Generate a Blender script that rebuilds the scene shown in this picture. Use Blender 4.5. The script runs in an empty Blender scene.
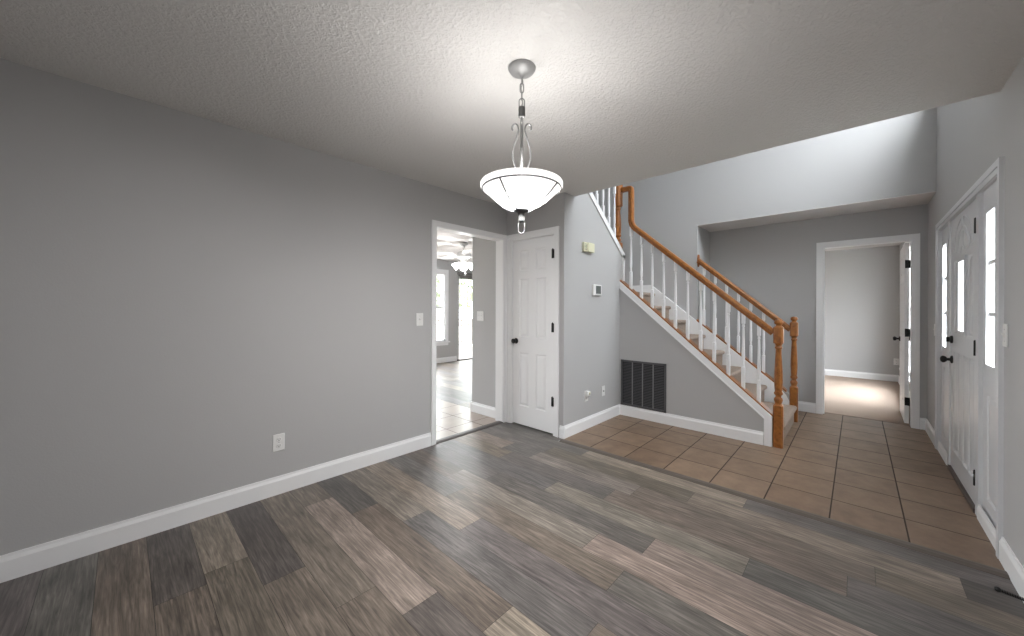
import bpy, bmesh, math, random
from mathutils import Vector, Matrix
random.seed(7)
SC = bpy.context.scene
COL = SC.collection

# ------------------------------------------------------------------ camera
cam_d = bpy.data.cameras.new('camera')
cam_d.sensor_width = 36.0
cam_d.lens = 365.993 / 1024 * 36.0
cam_d.shift_x = -3.06 / 1024
cam_d.shift_y = -8.99 / 1024
cam_d.clip_start = 0.02
cam = bpy.data.objects.new('camera', cam_d)
COL.objects.link(cam)
YAW = 0.7513
cam.matrix_world = (Matrix.Translation((0, 0, 1.2808)) @ Matrix.Rotation(YAW - math.pi / 2, 4, 'Z')
                    @ Matrix.Rotation(math.pi / 2, 4, 'X') @ Matrix.Rotation(0.0034, 4, 'Z'))
SC.camera = cam

# ------------------------------------------------------------------ light
SC.view_settings.view_transform = 'Standard'
SC.view_settings.look = 'None'
SC.view_settings.gamma = 1
SC.view_settings.use_curve_mapping = False
SC.view_settings.exposure = 0.3

world = bpy.data.worlds.new('sky')
SC.world = world
world.use_nodes = True
wn = world.node_tree.nodes
wl = world.node_tree.links
bg = wn['Background']
tc = wn.new('ShaderNodeTexCoord')
sep = wn.new('ShaderNodeSeparateXYZ')
rmp = wn.new('ShaderNodeValToRGB')
rmp.color_ramp.elements[0].position = 0.0
rmp.color_ramp.elements[0].color = (0.20, 0.205, 0.215, 1)
rmp.color_ramp.elements[1].position = 0.75
rmp.color_ramp.elements[1].color = (0.96, 0.97, 1.0, 1)
wl.new(tc.outputs['Generated'], sep.inputs[0])
wl.new(sep.outputs['Z'], rmp.inputs[0])
wl.new(rmp.outputs[0], bg.inputs['Color'])
bg.inputs['Strength'].default_value = 26.0


def portal(name, loc, rot, w, h):
    d = bpy.data.lights.new(name, 'AREA')
    d.shape = 'RECTANGLE'
    d.size, d.size_y = w, h
    d.cycles.is_portal = True
    o = bpy.data.objects.new(name, d)
    o.location, o.rotation_euler = loc, rot
    COL.objects.link(o)


R90 = math.pi / 2
# portals sit in the windows of the house (area light looks along its -Z)
portal('daylight_foyer_window', (4.13, -0.70, 4.05), (R90, 0, 0), 1.9, 1.5)
portal('daylight_family_window', (4.55, 7.34, 1.3), (-R90, 0, 0), 1.6, 1.8)
portal('daylight_patio_door', (6.5, 7.34, 1.1), (-R90, 0, 0), 1.8, 2.2)
portal('daylight_added_window', (1.8, 7.34, 1.15), (-R90, 0, 0), 3.2, 2.1)  # unseen extra window, added to brighten the family room
portal('daylight_bedroom_window', (7.75, -0.70, 1.3), (R90, 0, 0), 1.5, 1.9)

PENDANT_UP, PENDANT_DOWN = 15.0, 480.0

# ------------------------------------------------------------------ materials


def new_mat(name):
    m = bpy.data.materials.new(name)
    m.use_nodes = True
    return m, m.node_tree.nodes, m.node_tree.links, m.node_tree.nodes['Principled BSDF']


def simple(name, col, rough=0.5, metal=0.0, bump=0.0, scale=60.0, spec=0.5, var=0.0):
    m, n, l, b = new_mat(name)
    b.inputs['Base Color'].default_value = (*col, 1)
    b.inputs['Roughness'].default_value = rough
    b.inputs['Metallic'].default_value = metal
    b.inputs['Specular IOR Level'].default_value = spec
    t = n.new('ShaderNodeTexCoord')
    no = n.new('ShaderNodeTexNoise')
    no.inputs['Scale'].default_value = scale
    no.inputs['Detail'].default_value = 3
    l.new(t.outputs['Object'], no.inputs['Vector'])
    if bump:
        bp = n.new('ShaderNodeBump')
        bp.inputs['Strength'].default_value = bump
        bp.inputs['Distance'].default_value = 0.01
        l.new(no.outputs['Fac'], bp.inputs['Height'])
        l.new(bp.outputs[0], b.inputs['Normal'])
    if var:
        mx = n.new('ShaderNodeMixRGB')
        mx.inputs[1].default_value = (*[c * (1 - var) for c in col], 1)
        mx.inputs[2].default_value = (*[min(1, c * (1 + var)) for c in col], 1)
        l.new(no.outputs['Fac'], mx.inputs[0])
        l.new(mx.outputs[0], b.inputs['Base Color'])
    return m


M = {}
M['wall'] = simple('grey_wall_paint', (0.470, 0.468, 0.470), 0.62, bump=0.06, scale=140, spec=0.3)
M['white'] = simple('white_trim_paint', (0.85, 0.855, 0.865), 0.38)
M['door'] = simple('white_door_paint', (0.86, 0.865, 0.875), 0.36)
M['frontdoor'] = simple('off_white_door_paint', (0.66, 0.67, 0.69), 0.38)
M['soffit'] = simple('white_flat_ceiling_paint', (0.70, 0.68, 0.67), 0.8, bump=0.3, scale=90)
M['black'] = simple('black_metal', (0.010, 0.010, 0.010), 0.45, 0.0, spec=0.35)
M['pewter'] = simple('brushed_pewter', (0.36, 0.36, 0.355), 0.5, 0.25)
M['rib'] = simple('dark_pewter', (0.10, 0.10, 0.10), 0.5, 0.2)
M['plastic'] = simple('white_plastic', (0.78, 0.78, 0.77), 0.4)
M['slot'] = simple('dark_slot', (0.05, 0.05, 0.05), 0.6)
M['chime'] = simple('aged_ivory_plastic', (0.72, 0.70, 0.52), 0.5)
M['lcd'] = simple('grey_display', (0.13, 0.145, 0.14), 0.25)
M['grille'] = simple('dark_grey_grille_paint', (0.055, 0.055, 0.06), 0.5)
M['grille_frame'] = simple('grey_grille_frame_paint', (0.09, 0.09, 0.095), 0.5)
M['grille_back'] = simple('dark_duct', (0.01, 0.01, 0.011), 0.9)
M['carpet'] = simple('beige_carpet', (0.38, 0.31, 0.26), 0.95, bump=0.8, scale=260, spec=0.1, var=0.18)
M['bed_carpet'] = simple('tan_carpet', (0.42, 0.335, 0.28), 0.95, bump=0.6, scale=200, spec=0.1, var=0.12)
M['threshold'] = simple('dark_threshold', (0.10, 0.09, 0.085), 0.5)
M['bronze'] = simple('dark_bronze_sill', (0.08, 0.06, 0.05), 0.4)
M['deck'] = simple('weathered_deck_boards', (0.13, 0.11, 0.095), 0.8, var=0.2, scale=6)
M['lawn'] = simple('lawn', (0.17, 0.155, 0.12), 0.9, var=0.35, scale=3)
M['leaf'] = simple('leaves', (0.34, 0.38, 0.27), 0.7, var=0.5, scale=2)
M['bark'] = simple('bark', (0.12, 0.09, 0.07), 0.9, var=0.3, scale=9)
M['blind'] = simple('grey_blind_fabric', (0.20, 0.19, 0.19), 0.8)
M['fan'] = simple('white_fan_enamel', (0.62, 0.62, 0.62), 0.4)
M['concrete'] = simple('porch_concrete', (0.5, 0.5, 0.49), 0.9, var=0.15, scale=5)

# textured (splattered) ceiling
m, n, l, b = new_mat('textured_ceiling')
b.inputs['Base Color'].default_value = (0.70, 0.685, 0.665, 1)
b.inputs['Roughness'].default_value = 0.9
b.inputs['Specular IOR Level'].default_value = 0.15
t = n.new('ShaderNodeTexCoord')
n1 = n.new('ShaderNodeTexNoise')
n1.inputs['Scale'].default_value = 55
n1.inputs['Detail'].default_value = 4
n1.inputs['Roughness'].default_value = 0.6
n1.inputs['Distortion'].default_value = 0.6
r1 = n.new('ShaderNodeValToRGB')
r1.color_ramp.elements[0].position = 0.42
r1.color_ramp.elements[1].position = 0.62
bp_ = n.new('ShaderNodeBump')
bp_.inputs['Strength'].default_value = 0.55
bp_.inputs['Distance'].default_value = 0.006
l.new(t.outputs['Object'], n1.inputs['Vector'])
l.new(n1.outputs['Fac'], r1.inputs[0])
l.new(r1.outputs[0], bp_.inputs['Height'])
l.new(bp_.outputs[0], b.inputs['Normal'])
M['ceiling'] = m


def plank_mat(name, gain):
    """vinyl planks: the colour of each plank comes from its own face attribute, the grain from noise"""
    m, n, l, b = new_mat(name)
    at = n.new('ShaderNodeAttribute')
    at.attribute_name = 'plank'
    t = n.new('ShaderNodeTexCoord')
    mp = n.new('ShaderNodeMapping')
    mp.inputs['Scale'].default_value = (46, 2.6, 1)
    off = n.new('ShaderNodeVectorMath')
    off.operation = 'ADD'
    sc = n.new('ShaderNodeVectorMath')
    sc.operation = 'SCALE'
    sc.inputs['Scale'].default_value = 37.0
    comb = n.new('ShaderNodeCombineXYZ')
    l.new(at.outputs['Alpha'], comb.inputs[1])
    l.new(at.outputs['Alpha'], comb.inputs[0])
    l.new(comb.outputs[0], sc.inputs[0])
    l.new(t.outputs['Object'], off.inputs[0])
    l.new(sc.outputs[0], off.inputs[1])
    l.new(off.outputs[0], mp.inputs['Vector'])
    g1 = n.new('ShaderNodeTexNoise')
    g1.inputs['Scale'].default_value = 1.0
    g1.inputs['Detail'].default_value = 9
    g1.inputs['Roughness'].default_value = 0.65
    g1.inputs['Distortion'].default_value = 2.2
    l.new(mp.outputs[0], g1.inputs['Vector'])
    mp2 = n.new('ShaderNodeMapping')
    mp2.inputs['Scale'].default_value = (8, 2.2, 1)
    l.new(off.outputs[0], mp2.inputs['Vector'])
    g2 = n.new('ShaderNodeTexNoise')
    g2.inputs['Scale'].default_value = 1.6
    g2.inputs['Detail'].default_value = 4
    l.new(mp2.outputs[0], g2.inputs['Vector'])
    ra = n.new('ShaderNodeMapRange')
    ra.inputs['From Min'].default_value = 0.3
    ra.inputs['From Max'].default_value = 0.7
    ra.inputs['To Min'].default_value = 0.50
    ra.inputs['To Max'].default_value = 1.42
    l.new(g1.outputs['Fac'], ra.inputs['Value'])
    rb = n.new('ShaderNodeMapRange')
    rb.inputs['From Min'].default_value = 0.3
    rb.inputs['From Max'].default_value = 0.7
    rb.inputs['To Min'].default_value = 0.72
    rb.inputs['To Max'].default_value = 1.25
    l.new(g2.outputs['Fac'], rb.inputs['Value'])
    # fine pores and cathedral figure
    mp3 = n.new('ShaderNodeMapping')
    mp3.inputs['Scale'].default_value = (190, 7, 1)
    l.new(off.outputs[0], mp3.inputs['Vector'])
    g3 = n.new('ShaderNodeTexNoise')
    g3.inputs['Scale'].default_value = 1.0
    g3.inputs['Detail'].default_value = 4
    l.new(mp3.outputs[0], g3.inputs['Vector'])
    mp4 = n.new('ShaderNodeMapping')
    mp4.inputs['Scale'].default_value = (1.0, 0.16, 1)
    l.new(off.outputs[0], mp4.inputs['Vector'])
    wv = n.new('ShaderNodeTexWave')
    wv.bands_direction = 'X'
    wv.inputs['Scale'].default_value = 11
    wv.inputs['Distortion'].default_value = 11
    wv.inputs['Detail'].default_value = 3
    wv.inputs['Detail Scale'].default_value = 1.6
    l.new(mp4.outputs[0], wv.inputs['Vector'])
    rc = n.new('ShaderNodeMapRange')
    rc.inputs['From Min'].default_value = 0.3
    rc.inputs['From Max'].default_value = 0.7
    rc.inputs['To Min'].default_value = 0.78
    rc.inputs['To Max'].default_value = 1.2
    l.new(g3.outputs['Fac'], rc.inputs['Value'])
    rd = n.new('ShaderNodeMapRange')
    rd.inputs['To Min'].default_value = 0.84
    rd.inputs['To Max'].default_value = 1.12
    l.new(wv.outputs['Fac'], rd.inputs['Value'])
    m34 = n.new('ShaderNodeMath')
    m34.operation = 'MULTIPLY'
    l.new(rc.outputs[0], m34.inputs[0])
    l.new(rd.outputs[0], m34.inputs[1])
    m5 = n.new('ShaderNodeMath')
    m5.operation = 'MULTIPLY'
    l.new(ra.outputs[0], m5.inputs[0])
    l.new(m34.outputs[0], m5.inputs[1])
    mu = n.new('ShaderNodeMath')
    mu.operation = 'MULTIPLY'
    l.new(m5.outputs[0], mu.inputs[0])
    l.new(rb.outputs[0], mu.inputs[1])
    mg = n.new('ShaderNodeMath')
    mg.operation = 'MULTIPLY'
    mg.inputs[1].default_value = gain
    l.new(mu.outputs[0], mg.inputs[0])
    vm = n.new('ShaderNodeVectorMath')
    vm.operation = 'SCALE'
    l.new(at.outputs['Color'], vm.inputs[0])
    l.new(mg.outputs[0], vm.inputs['Scale'])
    l.new(vm.outputs[0], b.inputs['Base Color'])
    rr = n.new('ShaderNodeMapRange')
    rr.inputs['To Min'].default_value = 0.30
    rr.inputs['To Max'].default_value = 0.46
    l.new(g1.outputs['Fac'], rr.inputs['Value'])
    l.new(rr.outputs[0], b.inputs['Roughness'])
    bu = n.new('ShaderNodeBump')
    bu.inputs['Strength'].default_value = 0.12
    bu.inputs['Distance'].default_value = 0.002
    l.new(g1.outputs['Fac'], bu.inputs['Height'])
    l.new(bu.outputs[0], b.inputs['Normal'])
    return m


M['plank'] = plank_mat('weathered_vinyl_planks', 0.84)


def tile_mat(name, ca, cb, grout, x0, y0, px, py, rough):
    """stoneware tiles laid on a straight grid, in object coordinates"""
    m, n, l, b = new_mat(name)
    t = n.new('ShaderNodeTexCoord')
    sp = n.new('ShaderNodeSeparateXYZ')
    l.new(t.outputs['Object'], sp.inputs[0])

    def mth(op, a, bb):
        q = n.new('ShaderNodeMath')
        q.operation = op
        for i, v in enumerate((a, bb)):
            if v is None:
                continue
            if isinstance(v, (int, float)):
                q.inputs[i].default_value = v
            else:
                l.new(v, q.inputs[i])
        return q.outputs[0]

    def axis(sock, o, p):
        u = mth('DIVIDE', mth('SUBTRACT', sock, o), p)
        f = mth('FRACT', u, None)
        d = mth('MULTIPLY', mth('MINIMUM', f, mth('SUBTRACT', 1.0, f)), p)
        return mth('FLOOR', u, None), d
    ix, dx = axis(sp.outputs[0], x0, px)
    iy, dy = axis(sp.outputs[1], y0, py)
    d = mth('MINIMUM', dx, dy)
    g = n.new('ShaderNodeMapRange')
    g.inputs['From Min'].default_value = 0.0028
    g.inputs['From Max'].default_value = 0.0048
    l.new(d, g.inputs['Value'])
    cb_ = n.new('ShaderNodeCombineXYZ')
    l.new(ix, cb_.inputs[0])
    l.new(iy, cb_.inputs[1])
    wn_ = n.new('ShaderNodeTexWhiteNoise')
    l.new(cb_.outputs[0], wn_.inputs['Vector'])
    no = n.new('ShaderNodeTexNoise')
    no.inputs['Scale'].default_value = 7
    no.inputs['Detail'].default_value = 7
    no.inputs['Roughness'].default_value = 0.65
    add = n.new('ShaderNodeVectorMath')
    add.operation = 'ADD'
    l.new(t.outputs['Object'], add.inputs[0])
    sc = n.new('ShaderNodeVectorMath')
    sc.operation = 'SCALE'
    sc.inputs['Scale'].default_value = 9.0
    l.new(wn_.outputs['Color'], sc.inputs[0])
    l.new(sc.outputs[0], add.inputs[1])
    l.new(add.outputs[0], no.inputs['Vector'])
    f = mth('ADD', mth('MULTIPLY', wn_.outputs['Value'], 0.22), mth('MULTIPLY', mth('SUBTRACT', no.outputs['Fac'], 0.2), 1.2))
    mx = n.new('ShaderNodeMixRGB')
    mx.inputs[1].default_value = (*ca, 1)
    mx.inputs[2].default_value = (*cb, 1)
    l.new(f, mx.inputs[0])
    m2 = n.new('ShaderNodeMixRGB')
    m2.inputs[1].default_value = (*grout, 1)
    l.new(g.outputs[0], m2.inputs[0])
    l.new(mx.outputs[0], m2.inputs[2])
    l.new(m2.outputs[0], b.inputs['Base Color'])
    rr = n.new('ShaderNodeMapRange')
    rr.inputs['To Min'].default_value = 0.9
    rr.inputs['To Max'].default_value = rough
    l.new(g.outputs[0], rr.inputs['Value'])
    l.new(rr.outputs[0], b.inputs['Roughness'])
    bu = n.new('ShaderNodeBump')
    bu.inputs['Strength'].default_value = 0.5
    bu.inputs['Distance'].default_value = 0.003
    l.new(g.outputs[0], bu.inputs['Height'])
    l.new(bu.outputs[0], b.inputs['Normal'])
    return m


M['tile'] = tile_mat('brown_stoneware_tile', (0.110, 0.070, 0.045), (0.32, 0.22, 0.15), (0.045, 0.033, 0.027),
                     3.28, 0.121, 0.337, 0.337, 0.42)
M['hall_tile'] = tile_mat('window_lit_stoneware_tile', (0.28, 0.22, 0.18), (0.42, 0.35, 0.30), (0.09, 0.08, 0.075),
                          3.055, 3.19, 0.352, 0.352, 0.28)  # hall tile: window reflection is put into the paler colour

# varnished oak
m, n, l, b = new_mat('varnished_oak')
t = n.new('ShaderNodeTexCoord')
mp = n.new('ShaderNodeMapping')
mp.inputs['Scale'].default_value = (60, 9, 9)
mp.inputs['Rotation'].default_value = (0.7, 0, 0)
no = n.new('ShaderNodeTexNoise')
no.inputs['Scale'].default_value = 2.0
no.inputs['Detail'].default_value = 5
no.inputs['Distortion'].default_value = 0.8
rp = n.new('ShaderNodeValToRGB')
rp.color_ramp.elements[0].position = 0.3
rp.color_ramp.elements[0].color = (0.21, 0.070, 0.013, 1)
rp.color_ramp.elements[1].position = 0.72
rp.color_ramp.elements[1].color = (0.42, 0.158, 0.034, 1)
l.new(t.outputs['Object'], mp.inputs[0])
l.new(mp.outputs[0], no.inputs['Vector'])
l.new(no.outputs['Fac'], rp.inputs[0])
l.new(rp.outputs[0], b.inputs['Base Color'])
b.inputs['Roughness'].default_value = 0.3
M['oak'] = m

# window glass: clear, with a weak reflection
m, n, l, b = new_mat('window_glass')
n.remove(b)
tr = n.new('ShaderNodeBsdfTransparent')
tr.inputs[0].default_value = (0.95, 0.97, 0.97, 1)
gl = n.new('ShaderNodeBsdfGlossy')
gl.inputs['Roughness'].default_value = 0.02
mx = n.new('ShaderNodeMixShader')
mx.inputs[0].default_value = 0.06
l.new(tr.outputs[0], mx.inputs[1])
l.new(gl.outputs[0], mx.inputs[2])
l.new(mx.outputs[0], n['Material Output'].inputs[0])
M['glass'] = m

# lit frosted glass of the lamps


def lit(name, strength, col=(1.0, 0.97, 0.945), base=0.84):
    m, n, l, b = new_mat(name)
    b.inputs['Base Color'].default_value = (base, base, base * 0.98, 1)
    b.inputs['Roughness'].default_value = 0.35
    b.inputs['Emission Color'].default_value = (*col, 1)
    b.inputs['Emission Strength'].default_value = strength
    return m


M['lit_bowl'] = lit('lit_frosted_glass', 1.5, base=0.10)
M['lit_bowl_inner'] = lit('lit_frosted_glass_inside', 1.5, base=0.06)
for k_ in ('lit_bowl', 'lit_bowl_inner'):
    n, l = M[k_].node_tree.nodes, M[k_].node_tree.links
    tr = n.new('ShaderNodeBsdfTransparent')
    mx = n.new('ShaderNodeMixShader')
    mx.inputs[0].default_value = 0.5
    l.new(n['Principled BSDF'].outputs[0], mx.inputs[1])
    l.new(tr.outputs[0], mx.inputs[2])
    l.new(mx.outputs[0], n['Material Output'].inputs[0])
M['lit_fan'] = lit('lit_fan_glass', 5.0)

# ------------------------------------------------------------------ mesh helpers
ORIG = {}


class MB:
    def __init__(self, M4=None):
        self.bm = bmesh.new()
        self.M = M4 or Matrix.Identity(4)

    def v(self, co):
        return self.bm.verts.new(self.M @ Vector(co))

    def f(self, vs, smooth=False):
        try:
            fc = self.bm.faces.new(vs)
            fc.smooth = smooth
            return fc
        except ValueError:
            return None

    def box(self, lo, hi):
        x0, y0, z0 = lo
        x1, y1, z1 = hi
        c = [self.v(p) for p in ((x0, y0, z0), (x1, y0, z0), (x1, y1, z0), (x0, y1, z0),
                                 (x0, y0, z1), (x1, y0, z1), (x1, y1, z1), (x0, y1, z1))]
        for q in ((0, 3, 2, 1), (4, 5, 6, 7), (0, 1, 5, 4), (1, 2, 6, 5), (2, 3, 7, 6), (3, 0, 4, 7)):
            self.f([c[i] for i in q])
        return self

    def bbox(self, lo, hi, r=0.006):
        """box with chamfered edges"""
        t = MB()
        t.box(lo, hi)
        bmesh.ops.bevel(t.bm, geom=list(t.bm.edges), offset=r, segments=2, affect='EDGES', profile=0.5)
        self.join(t)
        return self

    def join(self, other):
        mp = {}
        for vv in other.bm.verts:
            mp[vv] = self.v(vv.co)
        for fc in other.bm.faces:
            self.f([mp[q] for q in fc.verts], fc.smooth)
        other.bm.free()

    def prism(self, poly, axis, a, b):
        """poly: list of 2D points in the other two axes (in xyz order); extruded from a to b along axis"""
        def mk(p, w):
            q = list(p)
            q.insert('xyz'.index(axis), w)
            return self.v(q)
        A = [mk(p, a) for p in poly]
        B = [mk(p, b) for p in poly]
        self.f(A[::-1])
        self.f(B)
        k = len(poly)
        for i in range(k):
            self.f([A[i], A[(i + 1) % k], B[(i + 1) % k], B[i]])
        return self

    def lathe(self, prof, c=(0, 0, 0), seg=24, cap=True):
        rings = []
        for r, z in prof:
            rings.append([self.v((c[0] + r * math.cos(2 * math.pi * i / seg), c[1] + r * math.sin(2 * math.pi * i / seg), c[2] + z))
                          for i in range(seg)])
        for A, B in zip(rings, rings[1:]):
            for i in range(seg):
                self.f([A[i], A[(i + 1) % seg], B[(i + 1) % seg], B[i]], True)
        if cap:
            self.f(rings[0][::-1])
            self.f(rings[-1])
        return self

    def turned(self, prof, c, rot=0.0):
        """turned post: profile entries (radius, z, kind) with kind 's' square or 'r' round, 16 sided rings"""
        seg = 16
        rings = []
        for r, z, k in prof:
            ring = []
            for i in range(seg):
                a = 2 * math.pi * (i + 0.5) / seg
                ca, sa = math.cos(a), math.sin(a)
                q = r / max(abs(ca), abs(sa)) if k == 's' else r
                ring.append(self.v((c[0] + q * ca, c[1] + q * sa, c[2] + z)))
            rings.append((ring, k))
        for (A, ka), (B, kb) in zip(rings, rings[1:]):
            for i in range(seg):
                self.f([A[i], A[(i + 1) % seg], B[(i + 1) % seg], B[i]], ka == 'r' and kb == 'r')
        self.f(rings[0][0][::-1])
        self.f(rings[-1][0])
        return self

    def tube(self, path, r, seg=8, closed=False, up=(0, 0, 1), sect=None):
        P = [Vector(p) for p in path]
        k = len(P)
        rings = []
        prev = None
        for i in range(k):
            if closed:
                d = P[(i + 1) % k] - P[i - 1]
            else:
                d = P[min(i + 1, k - 1)] - P[max(i - 1, 0)]
            d.normalize()
            if prev is None:
                u = Vector(up)
                if abs(u.dot(d)) > 0.95:
                    u = Vector((1, 0, 0))
            else:
                u = prev
            u = (u - d * u.dot(d)).normalized()
            prev = u
            w = d.cross(u)
            rr = r[i] if isinstance(r, (list, tuple)) else r
            if sect:
                ring = [self.v(P[i] + w * (a * rr) + u * (b_ * rr)) for a, b_ in sect]
            else:
                ring = [self.v(P[i] + (w * math.cos(2 * math.pi * j / seg) + u * math.sin(2 * math.pi * j / seg)) * rr) for j in range(seg)]
            rings.append(ring)
        m_ = len(rings[0])
        sm = sect is None
        for i in range(k if closed else k - 1):
            A, B = rings[i], rings[(i + 1) % k]
            for j in range(m_):
                self.f([A[j], A[(j + 1) % m_], B[(j + 1) % m_], B[j]], sm)
        if not closed:
            self.f(rings[0][::-1])
            self.f(rings[-1])
        return self

    def build(self, name, mat, parent=None, kind=None, label=None, cat=None, group=None):
        bmesh.ops.recalc_face_normals(self.bm, faces=list(self.bm.faces))
        me = bpy.data.meshes.new(name)
        if parent is not None:
            org = ORIG[parent]
        elif kind == 'structure':
            org = Vector((0, 0, 0))
        else:
            xs = [vv.co for vv in self.bm.verts]
            org = Vector(((min(c.x for c in xs) + max(c.x for c in xs)) / 2,
                          (min(c.y for c in xs) + max(c.y for c in xs)) / 2, min(c.z for c in xs)))
        bmesh.ops.translate(self.bm, vec=-org, verts=list(self.bm.verts))
        self.bm.to_mesh(me)
        self.bm.free()
        me.materials.append(mat)
        o = bpy.data.objects.new(name, me)
        COL.objects.link(o)
        if parent is not None:
            o.parent = parent
        else:
            o.location = org
        ORIG[o] = org
        tag(o, label, cat, group, kind)
        return o


def tag(o, label=None, cat=None, group=None, kind=None):
    for k, v in (('label', label), ('category', cat), ('group', group), ('kind', kind)):
        if v:
            o[k] = v
    return o


def thing(name, loc, label, cat, group=None, kind=None):
    o = bpy.data.objects.new(name, None)
    o.empty_display_size = 0.1
    COL.objects.link(o)
    o.location = loc
    ORIG[o] = Vector(loc)
    return tag(o, label, cat, group, kind)


def boxes(*bs):
    mb = MB()
    for lo, hi in bs:
        mb.box(lo, hi)
    return mb


def struct(name, mat, *bs):
    return boxes(*bs).build(name, mat, kind='structure')


# ------------------------------------------------------------------ main dimensions (metres)
A_ = 2.917     # long grey wall of the dining room (plane y)
C_ = 2.98      # wall of the small closet door (plane x)
T_ = 2.122     # wall with the thermostat (plane y)
S1 = 4.15      # wall under the stairs (plane x)
X2 = 5.295     # upper wall behind the stairs (plane x)
X3 = 5.877     # wall with the bedroom doorway (plane x)
B_ = -0.552    # front wall with the entrance door (plane y)
H = 2.44
CE = 3.165     # edge of the dining room ceiling
BACK = -0.62
TOP = 5.2
BH = 0.122     # baseboard height
BT = 0.015

# ------------------------------------------------------------------ floors
LT, MB_, DK, GB = (0.275, 0.228, 0.187), (0.18, 0.147, 0.12), (0.115, 0.10, 0.09), (0.158, 0.143, 0.133)
TN = (0.235, 0.20, 0.17)


def jit(c, k=0.1):
    s = 1 + random.uniform(-k, k)
    return tuple(max(0.01, v * s * (1 + random.uniform(-0.03, 0.03))) for v in c)


def plank_floor(name, rows, y_lo, y_hi, known, z=0.0, length=1.22):
    """one mesh; each plank a quad with a tiny dark joint between neighbours"""
    bm = bmesh.new()
    cl = bm.loops.layers.float_color.new('plank')
    G = 0.0009

    def quad(x0, x1, y0, y1, zz, col, seed):
        vs = [bm.verts.new(p) for p in ((x0, y0, zz), (x1, y0, zz), (x1, y1, zz), (x0, y1, zz))]
        f = bm.faces.new(vs)
        for lp in f.loops:
            lp[cl] = (*col, seed)
    quad(rows[0], rows[-1], y_lo, y_hi, z - 0.0015, (0.03, 0.027, 0.025), 0.0)
    bag = []
    for i in range(len(rows) - 1):
        x0, x1 = rows[i], rows[i + 1]
        segs = []          # (y_start_low, y_end_high, colour)
        spec = known.get(i)
        if spec:
            # spec: list of (y_top, colour) going towards -y, last one continues with random ones
            ys = [s[0] for s in spec]
            for j, (yt, c) in enumerate(spec):
                yb = ys[j + 1] if j + 1 < len(ys) else yt - length
                segs.append((yb, yt, c))
            y = segs[-1][0]
        else:
            y = y_hi
            first = random.uniform(0.2, 1.2)
            segs.append((y - first, y, None))
            y -= first
        while y > y_lo:
            segs.append((y - length, y, None))
            y -= length
        for yb, yt, c in segs:
            if c is None:
                if not bag:
                    bag = [MB_, GB, DK, TN, MB_, GB, LT, MB_, DK, GB]
                    random.shuffle(bag)
                c = bag.pop()
            yb, yt = max(yb, y_lo), min(yt, y_hi)
            if yt - yb < 0.01:
                continue
            quad(x0 + G, x1 - G, yb + G, yt - G, z, jit(c), random.random())
    me = bpy.data.meshes.new(name)
    bm.to_mesh(me)
    bm.free()
    me.materials.append(M['plank'])
    o = bpy.data.objects.new(name, me)
    COL.objects.link(o)
    o['kind'] = 'structure'
    return o


PW = 0.1765
rows = [BACK] + [0.268 + PW * k for k in range(-5, 15)] + [2.886]
known = {
    # row index = k + 6 where the row starts at 0.268 + PW * k
    4: [(2.917, MB_), (1.9, DK)],
    5: [(2.917, DK), (2.2, MB_)],
    6: [(2.917, LT), (2.29, MB_), (1.07, DK)],
    7: [(2.917, DK), (2.0, MB_), (0.78, GB)],
    8: [(2.917, MB_), (1.62, MB_), (0.40, DK)],
    9: [(2.917, MB_), (2.60, LT), (1.383, DK), (0.163, MB_)],
    10: [(2.917, DK), (2.30, MB_), (1.081, LT), (-0.14, GB)],
    11: [(2.917, TN), (1.99, GB), (0.77, MB_)],
    12: [(2.917, LT), (1.676, GB), (0.45, TN)],
    13: [(2.917, GB), (2.05, MB_), (0.83, GB)],
    14: [(2.917, MB_), (2.29, TN), (1.073, LT), (-0.15, DK)],
    15: [(2.917, GB), (2.04, GB), (0.82, LT), (-0.40, GB)],
    16: [(2.917, GB), (1.62, TN), (0.40, GB)],
    17: [(2.917, MB_), (2.25, GB), (1.25, MB_), (0.03, GB)],
    18: [(2.917, LT), (2.39, GB), (2.068, TN), (1.14, MB_), (-0.068, MB_)],
    19: [(2.917, GB), (2.05, MB_), (0.826, LT), (-0.363, DK)],
    20: [(2.917, GB), (1.769, LT), (0.537, GB)],
}
plank_floor('floor', rows, B_, A_, known)
plank_floor('floor_closet_strip', [2.886, C_ + 0.04], T_, A_, {0: [(A_, GB), (2.31, DK)]})
plank_floor('floor_family_room', [3.06 + 0.18 * k for k in range(0, 29)], 3.03, 7.2, {})
struct('floor_slab', M['concrete'], ((BACK, B_ - 0.12, -0.16), (9.6, 7.32, -0.003)))
struct('floor_foyer_tile', M['tile'], ((2.952, B_, -0.0025), (5.99, T_ + 0.02, 0.0)))
struct('floor_hall_tile', M['hall_tile'], ((-0.6, 2.985, -0.0025), (3.055, 7.2, 0.0)))
struct('floor_bedroom_carpet', M['bed_carpet'], ((5.99, B_, -0.0025), (9.45, 3.2, 0.004)))
# reducer strip where the planks meet the tiles, and the strip in the hall opening
sb = MB()
sb.prism([(2.884, -0.001), (2.958, -0.001), (2.958, 0.004), (2.940, 0.008), (2.91, 0.008), (2.884, 0.002)], 'y', B_, T_ - 0.016)
sb.bm.normal_update()
sb.build('trim_floor_reducer', simple('dark_reducer_strip', (0.10, 0.082, 0.07), 0.45), kind='structure')
sb = MB()
sb.prism([(2.905, 0.0), (2.99, 0.0), (2.985, 0.006), (2.965, 0.011), (2.93, 0.011), (2.905, 0.003)], 'x', 2.025, 2.925)
sb.build('trim_hall_threshold', M['threshold'], kind='structure')

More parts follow.
